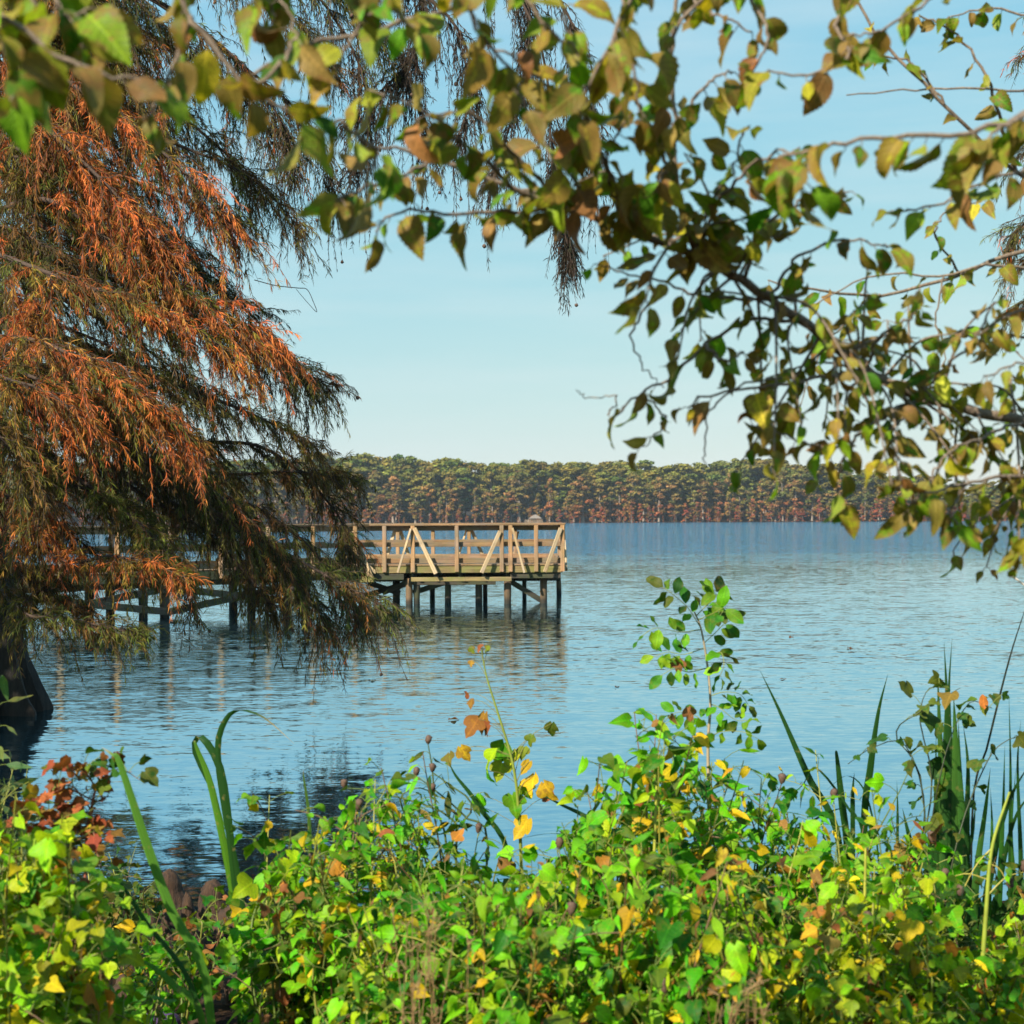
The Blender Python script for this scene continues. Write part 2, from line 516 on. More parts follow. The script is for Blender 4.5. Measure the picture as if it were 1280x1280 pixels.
def far_leaf_mat():
    t = NT('far_foliage')
    col = t.attr("col").outputs['Color']
    oi = t.n("ObjectInfo")
    r = oi.outputs['Random']
    hue = t.ramp(r, [(0.0, (1.25, 0.92, 0.8)), (0.3, (0.85, 0.92, 0.8)), (0.5, (1.15, 1.1, 0.85)), (0.75, (1.0, 0.8, 0.75)), (1.0, (0.65, 0.85, 0.75))])
    base = t.mix(1.0, t.mix(1.0, col, hue, 'MULTIPLY'), (0.92, 0.96, 0.78, 1), 'MULTIPLY')
    d = t.n("BsdfDiffuse", {0: base})
    tr = t.n("BsdfTranslucent", {0: base})
    return t.done(t.n("MixShader", {0: 0.2, 1: d.outputs[0], 2: tr.outputs[0]}).outputs[0])


M['far_leaf'] = far_leaf_mat()


def water_mat():
    t = NT('lake_water')
    g = t.n("NewGeometry").outputs['Position']
    sx = t.n("SeparateXYZ", {0: g})
    # wind patches: long bands across the lake
    pm = t.n("Mapping", {0: g, 3: (0.012, 0.05, 1)}).outputs[0]
    patch = t.n("TexNoise", {'Vector': pm, 'Scale': 1.0, 'Detail': 3.0, 'Roughness': 0.5}).outputs[0]
    # wind: calm under the near shore, a ruffled streak beyond it, smoother again past the pier, breezy far out
    dist = t.math('MULTIPLY', sx.outputs[1], t.math('MULTIPLY_ADD', patch, 0.9, 0.55))
    dl = t.math('DIVIDE', t.math('LOGARITHM', t.math('MAXIMUM', dist, 2.0), 10.0), 3.0)
    wind = t.ramp(dl, [(0.34, (0.50,) * 3), (0.42, (0.5,) * 3), (0.455, (0.78,) * 3), (0.49, (0.58,) * 3), (0.535, (0.40,) * 3), (0.61, (0.24,) * 3), (0.66, (1.0,) * 3), (0.85, (1.0,) * 3)])
    open_ = t.n("MapRange", {0: sx.outputs[1], 1: 62.0, 2: 110.0, 3: 1.0, 4: 8.5}).outputs[0]
    amp = t.math('MULTIPLY', t.math('MULTIPLY', wind, open_), t.math('MULTIPLY_ADD', patch, 1.2, 0.4))
    def slopes(scale, rot, seed, det):
        m = t.n("Mapping", {0: g, 1: (seed, seed * 0.7, 0), 2: (0, 0, rot), 3: scale}).outputs[0]
        c = t.n("TexNoise", {'Vector': m, 'Scale': 1.0, 'Detail': det, 'Roughness': 0.55, 'Distortion': 0.3}).outputs['Color']
        return t.n("VectorMath", {0: c, 1: (0.5, 0.5, 0.5)}, operation='SUBTRACT').outputs[0]
    a = t.n("VectorMath", {0: slopes((0.5, 2.0, 1), 0.06, 3.0, 2.0), 1: (0.02, 0.09, 0)}, operation='MULTIPLY').outputs[0]
    b = t.n("VectorMath", {0: slopes((2.8, 7.5, 1), -0.12, 7.0, 2.0), 1: (0.20, 0.26, 0)}, operation='MULTIPLY').outputs[0]
    c_ = t.n("VectorMath", {0: slopes((8.0, 18.0, 1), 0.2, 5.0, 1.5), 1: (0.16, 0.22, 0)}, operation='MULTIPLY').outputs[0]
    sl = t.n("VectorMath", {0: t.n("VectorMath", {0: a, 1: b}, operation='ADD').outputs[0], 1: c_}, operation='ADD').outputs[0]
    sl = t.n("VectorMath", {0: sl, 3: amp}, operation='SCALE').outputs[0]
    nv = t.n("VectorMath", {0: t.n("VectorMath", {0: sl, 1: (0, 0, 1)}, operation='ADD').outputs[0]}, operation='NORMALIZE').outputs[0]
    p = t.n("BsdfPrincipled", {'Base Color': (0.003, 0.013, 0.021, 1), 'Specular Tint': (0.70, 0.95, 1.0, 1), 'Roughness': 0.04, 'IOR': 1.33, 'Normal': nv})
    gl = t.n("BsdfGlossy", {'Color': (0.58, 0.87, 1.0, 1), 'Roughness': 0.04, 'Normal': nv})
    return t.done(t.n("MixShader", {0: 0.62, 1: p.outputs[0], 2: gl.outputs[0]}).outputs[0])


M['water'] = water_mat()


def ground_mat():
    t = NT('bank_soil')
    g = t.n("NewGeometry").outputs['Position']
    n1 = t.n("TexNoise", {'Vector': g, 'Scale': 3.0, 'Detail': 8.0, 'Roughness': 0.7}).outputs[0]
    n2 = t.n("TexNoise", {'Vector': g, 'Scale': 40.0, 'Detail': 4.0}).outputs[0]
    c = t.ramp(n1, [(0.35, (0.012, 0.007, 0.005)), (0.55, (0.032, 0.017, 0.007)), (0.72, (0.065, 0.036, 0.014))])
    c = t.mix(t.n("MapRange", {0: n2, 1: 0.6, 2: 0.72, 3: 0.0, 4: 0.5}).outputs[0], c, (0.09, 0.052, 0.026, 1))
    b = t.n("Bump", {'Strength': 0.8, 'Distance': 0.02, 'Height': t.math('ADD', n1, n2)}).outputs[0]
    return t.done(t.n("BsdfPrincipled", {'Base Color': c, 'Roughness': 0.9, 'Normal': b, 'Specular IOR Level': 0.08}).outputs[0])


M['ground'] = ground_mat()


def plain_mat(name, c, rough=0.6, var=0.25, scale=20):
    t = NT(name)
    nz = t.n("TexNoise", {'Vector': t.n("NewGeometry").outputs['Position'], 'Scale': scale, 'Detail': 4.0}).outputs[0]
    a = tuple(x * (1 - var) for x in c)
    b = tuple(x * (1 + var) for x in c)
    return t.done(t.n("BsdfPrincipled", {'Base Color': t.ramp(nz, [(0.3, a), (0.7, b)]), 'Roughness': rough}).outputs[0])


M['purple'] = plain_mat('purple_plastic', (0.075, 0.032, 0.11), 0.45)
M['far_roof'] = plain_mat('far_roof', (0.20, 0.155, 0.12), 0.8, 0.15, 2)
M['far_wood'] = plain_mat('far_wood', (0.32, 0.22, 0.14), 0.8, 0.2, 2)
M['cone'] = plain_mat('seed_brown', (0.10, 0.055, 0.035), 0.8, 0.3, 200)

# ------------------------------------------------------------------ ground and lake


def shore_near(x):
    return 8.6 + np.clip(-x - 7.5, 0, None) * 0.95 + 0.25 * np.sin(x * 1.3) + np.clip(x - 6, 0, None) * 0.35


def shore_far(x):
    return 690 + 0.07 * x + 6 * np.sin(x * 0.02) + 3 * np.sin(x * 0.07 + 1)


def hgt(x, y):
    s = shore_near(x) - y                       # metres inland (positive)
    z = np.where(s > 0, 0.47 * (1 - np.exp(-s / 2.4)), np.maximum(s * 0.22, -1.6))
    z = z + np.where((y < 14) & (np.abs(x) < 30), 0.035 * np.sin(x * 3.1 + y * 1.7) * np.cos(y * 2.3 - x) + 0.02 * np.sin(x * 9 + 2 * y) * np.sin(y * 8), 0) * (s > -1.5)
    f = y - shore_far(x)
    return np.where(f > -40, np.maximum(z, np.minimum(f * 0.06, 3.0 + f * 0.01)), z)


gx = np.unique(np.concatenate([np.linspace(-5, 5, 110), np.linspace(-40, 40, 80), np.linspace(-600, 600, 60), [-4000, -2000, 2000, 4000]]))
gy = np.unique(np.concatenate([np.linspace(-1, 12, 120), np.linspace(-30, 60, 60), np.linspace(60, 640, 30), np.linspace(640, 800, 50), [-300, -100, 1200, 2500, 5000]]))
GX, GY = np.meshgrid(gx, gy, indexing='ij')
mb = MB()
V = np.stack([GX, GY, hgt(GX, GY)], -1).reshape(-1, 3)
ni, nj = len(gx), len(gy)
ii, jj = np.meshgrid(np.arange(ni - 1), np.arange(nj - 1), indexing='ij')
a = (ii * nj + jj).ravel()
mb.add(V, np.stack([a, a + nj, a + nj + 1, a + 1], 1))
tag(mb.build('ground', M['ground']), kind='structure')
mb = MB()
mb.add([(-3800, -20, 0), (3800, -20, 0), (3800, 800, 0), (-3800, 800, 0)], [[0, 1, 2, 3]])
tag(mb.build('lake_water', M['water']), kind='structure')


def gz(x, y): return float(hgt(np.array(float(x)), np.array(float(y))))


# ------------------------------------------------------------------ the wood across the lake
def far_tree_proto(kind, seed):
    """returns (trunk MB, crown MB), 1 unit = 1 metre, nominal height 20"""
    r = np.random.default_rng(seed)
    tb, cb = MB(), MB()
    H = 20.0
    lean = r.normal(0, 0.4, 2)
    pts = np.array([[lean[0] * t * t, lean[1] * t * t, H * 0.95 * t] for t in np.linspace(0, 1, 7)])
    if kind == 'cypress':
        rr = np.array([0.62, 0.34, 0.28, 0.24, 0.18, 0.11, 0.03])
        zlo, zhi, npad, wmax = 0.16, 1.0, 30, 3.1
    elif kind == 'broad':
        rr = np.array([0.45, 0.36, 0.30, 0.24, 0.17, 0.10, 0.03])
        zlo, zhi, npad, wmax = 0.22, 1.0, 40, 5.6
    else:
        rr = np.array([0.40, 0.26, 0.2, 0.17, 0.12, 0.08, 0.02])
        zlo, zhi, npad, wmax = 0.0, 0.97, 26, 5.2
    tube(tb, pts, rr, 6)
    for k in range(npad):
        u = zlo + (zhi - zlo) * (k + r.random()) / npad
        if kind == 'cypress':
            w = wmax * (0.55 + 0.6 * math.sin(math.pi * min(1, (u - zlo) / (zhi - zlo) * 0.9 + 0.1))) * (0.6 + 0.6 * r.random())
        elif kind == 'broad':
            w = wmax * math.sqrt(max(0.10, 1 - ((u - 0.62) / 0.43) ** 2)) * (0.55 + 0.6 * r.random())
        else:
            w = wmax * (1.05 - u * 0.75) * (0.5 + 0.7 * r.random())
        th = r.random() * 6.283
        rad_ = w * (0.35 + 0.65 * r.random()) if (k < npad - 3 or kind == 'broad') else w * 0.25
        c = np.array([math.cos(th) * rad_, math.sin(th) * rad_, H * u])
        st = np.array([np.interp(u - 0.04, np.linspace(0, 0.95, 7), pts[:, 0]), np.interp(u - 0.04, np.linspace(0, 0.95, 7), pts[:, 1]), H * (u - 0.05)])
        tube(tb, [st, (st + c) / 2 + [0, 0, 0.3], c], [0.10, 0.07, 0.02], 4)
        sz = (0.7 + 0.9 * r.random()) * (1.35 if kind == 'broad' else 1.0)
        n = int(70 * sz)
        q = r.normal(0, 1, (n, 3))
        q = q / np.linalg.norm(q, axis=1, keepdims=True) * (r.random((n, 1)) ** 0.5)
        pos = c + q * np.array([sz * 1.15, sz * 1.15, sz * 0.62])
        nm = nrm(q * [1, 1, 1.4] + r.normal(0, 0.6, (n, 3)) + [0, 0, 0.5])
        tg = nrm(np.cross(nm, r.normal(0, 1, (n, 3))))
        bt = np.cross(nm, tg)
        s = (0.24 + 0.30 * r.random(n))[:, None]
        W = np.stack([pos - tg * s - bt * s * 0.5, pos + tg * s * 0.7 - bt * s * 0.7, pos + tg * s + bt * s * 0.6, pos - tg * s * 0.6 + bt * s * 0.8], 1)
        if kind == 'cypress':
            pal = [(0.25, 0.181, 0.075), (0.213, 0.188, 0.069), (0.275, 0.156, 0.077), (0.188, 0.175, 0.062)]
        elif kind == 'broad':
            pal = [(0.185, 0.175, 0.048), (0.209, 0.203, 0.054), (0.121, 0.155, 0.043), (0.243, 0.196, 0.061)]
        else:
            pal = [(0.338, 0.119, 0.075), (0.375, 0.1, 0.077), (0.312, 0.15, 0.065), (0.275, 0.156, 0.06)]
        cc = np.array(pal[r.integers(len(pal))]) * (0.8 + 0.4 * r.random())
        cols = cc * (1 + 0.22 * r.normal(0, 1, (n, 1)))
        if kind == 'cypress' and u < 0.5:
            cols = cols * np.array([1.25, 0.88, 0.95])
        cb.add(W.reshape(-1, 3), np.arange(4 * n).reshape(n, 4), None, np.clip(np.repeat(cols, 4, 0), 0.01, 1))
    return tb, cb


FT = {
    'cypress': ('cypress_tree', 'olive brown cypress with a pale bare trunk in the wood lining the far shore', 'tall cypresses along the far shore'),
    'broad': ('broadleaf_tree', 'rounded green treetop at the back of the wood across the lake', 'broadleaf trees at the back of the far wood'),
    'red': ('red_cypress_tree', 'low rust red cypress standing at the far waterline', 'low red cypresses at the far waterline'),
}
protos = {}
for kind in FT:
    protos[kind] = []
    for s in range(9):
        tb, cb = far_tree_proto(kind, 100 + s * 7 + len(kind))
        protos[kind].append((tb, cb))
meshes = {}


def place_far(kind, x, y, h, rz):
    k = int(rng.integers(9))
    nm, lab, grp = FT[kind]
    root = bpy.data.objects.new(nm, None)
    C.objects.link(root)
    root.location = (x, y, max(-0.3, gz(x, y) - 0.15))
    root.rotation_euler = (0, 0, rz)
    sc = h / 20.0
    wd = sc * (0.65 + 0.75 * rng.random()) * (1.3 if kind == 'broad' else 1.05)
    root.scale = (wd, wd, sc)
    tag(root, lab, 'tree', grp)
    if (kind, k) not in meshes:
        tb, cb = protos[kind][k]
        meshes[(kind, k)] = (tb.build('trunk', M['far_bark'], root), cb.build('crown', M['far_leaf'], root, smooth=False))
    else:
        for src in meshes[(kind, k)]:
            c = src.copy()
            C.objects.link(c)
            c.parent = root


def top_px(px):
    return np.interp(px, [-100, 300, 440, 500, 560, 640, 720, 780, 850, 930, 960, 1000, 1070, 1100, 1170, 1195, 1215, 1240, 1280, 1400], [572, 574, 570, 571, 574, 575, 580, 576, 583, 577, 573, 584, 585, 592, 599, 616, 612, 603, 598, 596])


def far_height(x, y):
    px = 640 + x / y * F
    return (648 - top_px(px)) / F * y + CAM_Z - 2.6


for x in np.arange(-246, 250, 7.2):
    for r_ in range(2):
        xx = x + rng.normal(0, 1.6) + r_ * 3.4
        yy = float(shore_far(xx)) + 20 + r_ * 14 + rng.normal(0, 2)
        place_far('broad', xx, yy, far_height(xx, yy) * (0.70 + 0.38 * rng.random()), rng.random() * 6.28)
    yy = float(shore_far(x)) + 52 + rng.normal(0, 3)
    place_far('broad', x * 1.05, yy, far_height(x * 1.05, yy) * (0.90 + 0.08 * rng.random()), rng.random() * 6.28)
for x in np.arange(-246, 250, 6.6):
    yy = float(shore_far(x)) + 12 + rng.normal(0, 1.5)
    place_far('broad', x + rng.normal(0, 1.5), yy, 7.5 + 4 * rng.random(), rng.random() * 6.28)
for x in np.arange(-246, 250, 3.9):
    xx = x + rng.normal(0, 1.0)
    yy = float(shore_far(xx)) + 2 + 9 * rng.random()
    place_far('cypress', xx, yy, far_height(xx, yy) * (0.42 + 0.55 * rng.random()), rng.random() * 6.28)
for x in np.arange(-246, 250, 3.6):
    xx = x + rng.normal(0, 1.5)
    yy = float(shore_far(xx)) - 2.5 + 3 * rng.random()
    px = 640 + xx / yy * F
    place_far('red', xx, yy, (3.0 + 7.5 * rng.random() ** 1.3) * (1.15 if px > 900 else 0.9), rng.random() * 6.28)

# thin autumn haze over the lake
hz = NT('haze')
pv = hz.t.nodes.new("ShaderNodeVolumePrincipled")
pv.inputs['Color'].default_value = (0.80, 0.88, 0.95, 1)
pv.inputs['Density'].default_value = 0.00014
pv.inputs['Anisotropy'].default_value = 0.2
hz.t.links.new(pv.outputs[0], hz.out.inputs['Volume'])
mb = MB()
cv = [(x, y, z) for z in (-3.0, 45.0) for y in (-60.0, 860.0) for x in (-420.0, 420.0)]
mb.add(cv, BOXQ)
tag(mb.build('haze', hz.m, smooth=False), kind='stuff')

# small pavilion on stilts at the far shore
b = P(669, 652.4, 672)
b[2] = 0
root = thing('lake_pavilion', b, 'small open pavilion with a hipped roof on stilts far across the lake', 'pavilion')
mb = MB()
e, hh = 2.7, 1.5
z0 = 2.1
vs = [b + np.array(v) for v in [(-e, -e, z0), (e, -e, z0), (e, e, z0), (-e, e, z0), (-0.5, 0, z0 + hh), (0.5, 0, z0 + hh), (-e, -e, z0 - 0.2), (e, -e, z0 - 0.2), (e, e, z0 - 0.2), (-e, e, z0 - 0.2)]]
mb.add(vs, [[0, 1, 5, 4], [1, 2, 5, 5], [2, 3, 4, 5], [3, 0, 4, 4], [6, 7, 1, 0], [7, 8, 2, 1], [8, 9, 3, 2], [9, 6, 0, 3], [9, 8, 7, 6]])
mb.build('roof', M['far_roof'], root, b, smooth=False)
mb = MB()
beam(mb, b + [-4.5, 0, 0.5], b + [3.2, 0, 0.5], 5.2, 0.25)
mb.build('deck', M['far_wood'], root, b, smooth=False)
for sx in (-1, 1):
    for sy in (-1, 1):
        mb = MB()
        beam(mb, b + [sx * 2.1, sy * 2.1, -1.2], b + [sx * 2.1, sy * 2.1, 2.0], 0.28, 0.28)
        mb.build('post', M['far_wood'], root, b, smooth=False)
mb = MB()
for zz in (1.0, 1.4):
    beam(mb, b + [-4.4, -2.4, zz], b + [3.0, -2.4, zz], 0.12, 0.16)
for xx in np.linspace(-4.4, 3.0, 8):
    beam(mb, b + [xx, -2.4, 0.55], b + [xx, -2.4, 1.5], 0.12, 0.12)
mb.build('railing', M['far_wood'], root, b, smooth=False)

# ------------------------------------------------------------------ the wooden pier
pier_base = np.array([-0.6, 40.6, 0.0])
pier = thing('wooden_pier', pier_base, 'weathered wooden fishing pier with braced railings standing on piles in the lake', 'pier')


def part(mb, name, mat): return mb.build(name, M[mat], pier, pier_base, smooth=False)


YF, YB = 38.3, 43.0
XR = 1.21
XL = -3.75                       # left end of the platform


def X(px, d): return (px - 640) / F * d


def rails(p0, p1, z_list, inset, cap=True):
    """boards along one side; z_list of (z_lo, z_hi)"""
    d = nrm(np.array([p1[0] - p0[0], p1[1] - p0[1], 0]))
    n = np.array([-d[1], d[0], 0]) * inset
    for lo, hi in z_list:
        mb = MB()
        beam(mb, np.array([*p0, (lo + hi) / 2]) + n, np.array([*p1, (lo + hi) / 2]) + n, 0.04, hi - lo)
        part(mb, 'rail', 'rail')
    if cap:
        mb = MB()
        beam(mb, np.array([*p0, 1.912]) - d * 0.06, np.array([*p1, 1.912]) + d * 0.06, 0.17, 0.04)
        part(mb, 'rail_cap', 'rail')


def post(x, y, z0=0.78, z1=1.888, w=0.10, mat='post', lean=0.0):
    mb = MB()
    beam(mb, (x, y, z0), (x + lean, y, z1), w, w)
    part(mb, 'post', mat)


def brace(p0, p1, w=0.09, t=0.05, mat='brace'):
    mb = MB()
    beam(mb, p0, p1, t, w, up=(0, 0, 1))
    part(mb, 'brace', mat)


RZ = [(1.765, 1.885), (1.378, 1.492), (0.985, 1.105)]
rails((XL, YF), (XR, YF), RZ, 0.075)
rails((-4.6, YB), (XR, YB), RZ, -0.075)
rails((XR - 0.01, YF + 0.1), (XR - 0.01, YB - 0.1), RZ, 0.075)
for px in (443, 480.5, 516, 571, 627, 638, 670, 703):
    post(X(px, YF), YF - 0.03)
for px in (497, 541, 586, 644):
    post(X(px, YB), YB + 0.03)
for y in (39.9, 41.5, 43.05):
    post(XR + 0.06, y)
f = YF - 0.115
for (xa, ya, xb, yb, w) in ((518, 660, 545, 717, 0.10), (513.5, 661, 497, 716, 0.085), (625, 664, 602, 716, 0.085), (640.5, 660, 655.5, 716, 0.09), (701, 660, 681, 715, 0.09), (441, 664, 465, 726, 0.13)):
    pa, pb = P(xa, ya, f), P(xb, yb, f - 0.12)
    brace(pa, pb, w)
brace(P(452, 700, f - 0.05), P(470, 716, f), 0.07)
for (xa, ya, xb, yb) in ((494, 662, 483, 698), (500, 662, 512, 698), (589, 662, 606, 700), (583, 662, 573, 696), (648, 664, 640, 700)):
    brace(P(xa, ya, YB + 0.12), P(xb, yb, YB + 0.2), 0.09)
brace((XR + 0.08, 42.9, 1.75), (XR + 0.1, 41.7, 0.8), 0.09)
brace((XR + 0.08, 39.8, 1.75), (XR + 0.1, 38.8, 0.8), 0.09)
# deck planks, rim joists, beams
mb = MB()
for y in np.arange(YF + 0.05, YB, 0.145):
    beam(mb, (XL - 0.3, y, 0.945), (XR, y, 0.945), 0.135, 0.04)
part(mb, 'deck', 'rail')
mb = MB()
beam(mb, (XL, YF + 0.03, 0.845), (XR, YF + 0.03, 0.845), 0.05, 0.185)
part(mb, 'rim_joist', 'joist')
mb = MB()
beam(mb, (XL, YB - 0.03, 0.845), (XR, YB - 0.03, 0.845), 0.05, 0.185)
beam(mb, (XR - 0.03, YF + 0.06, 0.845), (XR - 0.03, YB - 0.06, 0.845), 0.05, 0.185)
part(mb, 'rim_joist', 'joist')
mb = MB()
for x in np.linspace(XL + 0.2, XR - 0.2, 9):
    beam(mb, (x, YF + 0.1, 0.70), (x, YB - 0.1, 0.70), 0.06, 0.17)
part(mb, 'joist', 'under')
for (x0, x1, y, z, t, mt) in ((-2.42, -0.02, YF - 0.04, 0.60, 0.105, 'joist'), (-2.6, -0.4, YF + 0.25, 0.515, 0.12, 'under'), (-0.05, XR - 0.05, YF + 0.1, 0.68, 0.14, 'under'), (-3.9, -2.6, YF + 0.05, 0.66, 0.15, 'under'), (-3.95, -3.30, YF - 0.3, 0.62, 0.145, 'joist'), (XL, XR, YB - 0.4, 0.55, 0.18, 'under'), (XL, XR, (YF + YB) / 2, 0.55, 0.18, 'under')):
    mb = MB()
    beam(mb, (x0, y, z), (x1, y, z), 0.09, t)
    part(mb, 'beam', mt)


def pile(x, y, r, top=0.62, lean=0.0, mat='pile'):
    mb = MB()
    z = np.linspace(-1.4, top, 9)
    pts = np.stack([x + lean * (top - z), np.full(9, y) + 0.01 * rng.standard_normal(9), z], 1)
    tube(mb, np.concatenate([pts, [pts[-1] + [0, 0, 0.004]]]), np.concatenate([r * (1 + 0.04 * rng.standard_normal(9)), [0.003]]), 12)
    mb.build('pile', M[mat], pier, pier_base)


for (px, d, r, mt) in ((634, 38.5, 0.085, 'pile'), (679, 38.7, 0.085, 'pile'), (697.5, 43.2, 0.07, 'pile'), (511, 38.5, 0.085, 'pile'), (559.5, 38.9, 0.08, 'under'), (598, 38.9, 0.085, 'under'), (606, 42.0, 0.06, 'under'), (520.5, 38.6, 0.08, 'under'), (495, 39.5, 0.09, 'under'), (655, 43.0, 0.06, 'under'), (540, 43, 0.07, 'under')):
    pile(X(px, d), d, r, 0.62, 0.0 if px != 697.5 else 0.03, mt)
for a_, b_ in (((637, 726, 38.75), (679, 752, 38.75)), ((516, 741, 38.95), (560, 727, 38.95)), ((460, 728, 39.2), (500, 742, 39.2)), ((478, 741, 39.1), (512, 728, 39.1)), ((455, 745, 39.4), (515, 727, 39.4))):
    mb = MB()
    beam(mb, P(*a_), P(*b_), 0.05, 0.13)
    part(mb, 'cross_brace', 'under')
# the walkway that runs back to the left bank
W0, W1 = np.array([-3.2, 38.6]), np.array([-21.0, 17.5])
wd = nrm(W1 - W0)
wn_ = np.array([-wd[1], wd[0]])          # toward the lake centre
if wn_[1] > 0: wn_ = -wn_                 # now points toward the camera
WID = 1.9
fa, fb = W0 + wn_ * 0.0, W1 + wn_ * 0.0
ba, bb = W0 - wn_ * WID, W1 - wn_ * WID
for (p, q, ins) in ((fa, fb, 0.07), (ba, bb, -0.07)):
    for lo, hi in RZ:
        mb = MB()
        beam(mb, (*p, (lo + hi) / 2), (*q, (lo + hi) / 2), 0.04, hi - lo)
        part(mb, 'rail', 'rail')
    mb = MB()
    beam(mb, (*p, 1.912), (*q, 1.912), 0.17, 0.04)
    part(mb, 'rail_cap', 'rail')
    mb = MB()
    beam(mb, (*p, 0.845), (*q, 0.845), 0.05, 0.185)
    part(mb, 'rim_joist', 'joist')
    L = np.linalg.norm(q - p)
    for s in np.arange(0.9, L, 1.35):
        c = p + wd * s + (wn_ * 0.09 if ins > 0 else -wn_ * 0.09)
        post(c[0], c[1])
    for s in np.arange(2.4, L, 4.0):
        c = p + wd * s
        for k in (0, 0.55):
            cc = c + wd * k
            pile(cc[0], cc[1], 0.10, 0.66, 0, 'under')
        if s + 4 < L and ins > 0:
            mb = MB()
            c2 = c + wd * 4
            beam(mb, (*(c + wn_ * 0.12), 0.62), (*(c2 + wn_ * 0.12), 0.12), 0.05, 0.15)
            part(mb, 'cross_brace', 'under')
            mb = MB()
            beam(mb, (*(c + wn_ * 0.18), 0.12), (*(c2 + wn_ * 0.18), 0.62), 0.05, 0.15)
            part(mb, 'cross_brace', 'under')
mb = MB()
L = np.linalg.norm(W1 - W0)
for s in np.arange(0.3, L, 0.145):
    c = W0 + wd * s
    beam(mb, (*(c - wn_ * 0.03), 0.945), (*(c - wn_ * (WID - 0.03)), 0.945), 0.135, 0.04)
part(mb, 'deck', 'rail')
mb = MB()
for k in (0.3, 0.95, 1.6):
    beam(mb, (*(W0 - wn_ * k), 0.72), (*(W1 - wn_ * k), 0.72), 0.09, 0.2)
part(mb, 'beam', 'under')

# ------------------------------------------------------------------ bald cypresses
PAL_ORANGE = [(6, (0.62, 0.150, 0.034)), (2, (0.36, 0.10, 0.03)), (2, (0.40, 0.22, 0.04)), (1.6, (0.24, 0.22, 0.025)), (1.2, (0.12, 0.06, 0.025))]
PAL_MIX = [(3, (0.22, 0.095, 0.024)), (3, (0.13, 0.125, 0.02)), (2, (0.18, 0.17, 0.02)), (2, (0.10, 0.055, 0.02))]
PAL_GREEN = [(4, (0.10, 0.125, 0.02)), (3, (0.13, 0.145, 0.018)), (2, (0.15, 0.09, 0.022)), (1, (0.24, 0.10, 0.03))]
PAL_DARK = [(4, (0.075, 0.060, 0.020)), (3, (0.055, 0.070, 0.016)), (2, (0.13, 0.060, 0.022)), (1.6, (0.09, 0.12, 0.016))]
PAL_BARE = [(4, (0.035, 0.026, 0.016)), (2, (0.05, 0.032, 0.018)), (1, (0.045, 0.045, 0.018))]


def branchlets(mb, pos, dirs, ln, wd_, cols):
    """narrow bent sprays: each two quads"""
    n = len(pos)
    dirs = nrm(dirs)
    side = nrm(np.cross(dirs, rng.normal(0, 1, (n, 3))))
    droop = np.array([0, 0, -0.35])
    mid = pos + dirs * ln[:, None] * 0.5
    end = mid + nrm(dirs + droop) * ln[:, None] * 0.5
    w = wd_[:, None] * side
    V = np.stack([pos - w * 0.35, pos + w * 0.35, mid - w, mid + w, end - w * 0.25, end + w * 0.25], 1).reshape(-1, 3)
    o = np.arange(n)[:, None] * 6
    Q = np.concatenate([o + np.array([0, 1, 3, 2]), o + np.array([2, 3, 5, 4])], 0)
    mb.add(V, Q, None, np.repeat(cols, 6, 0))


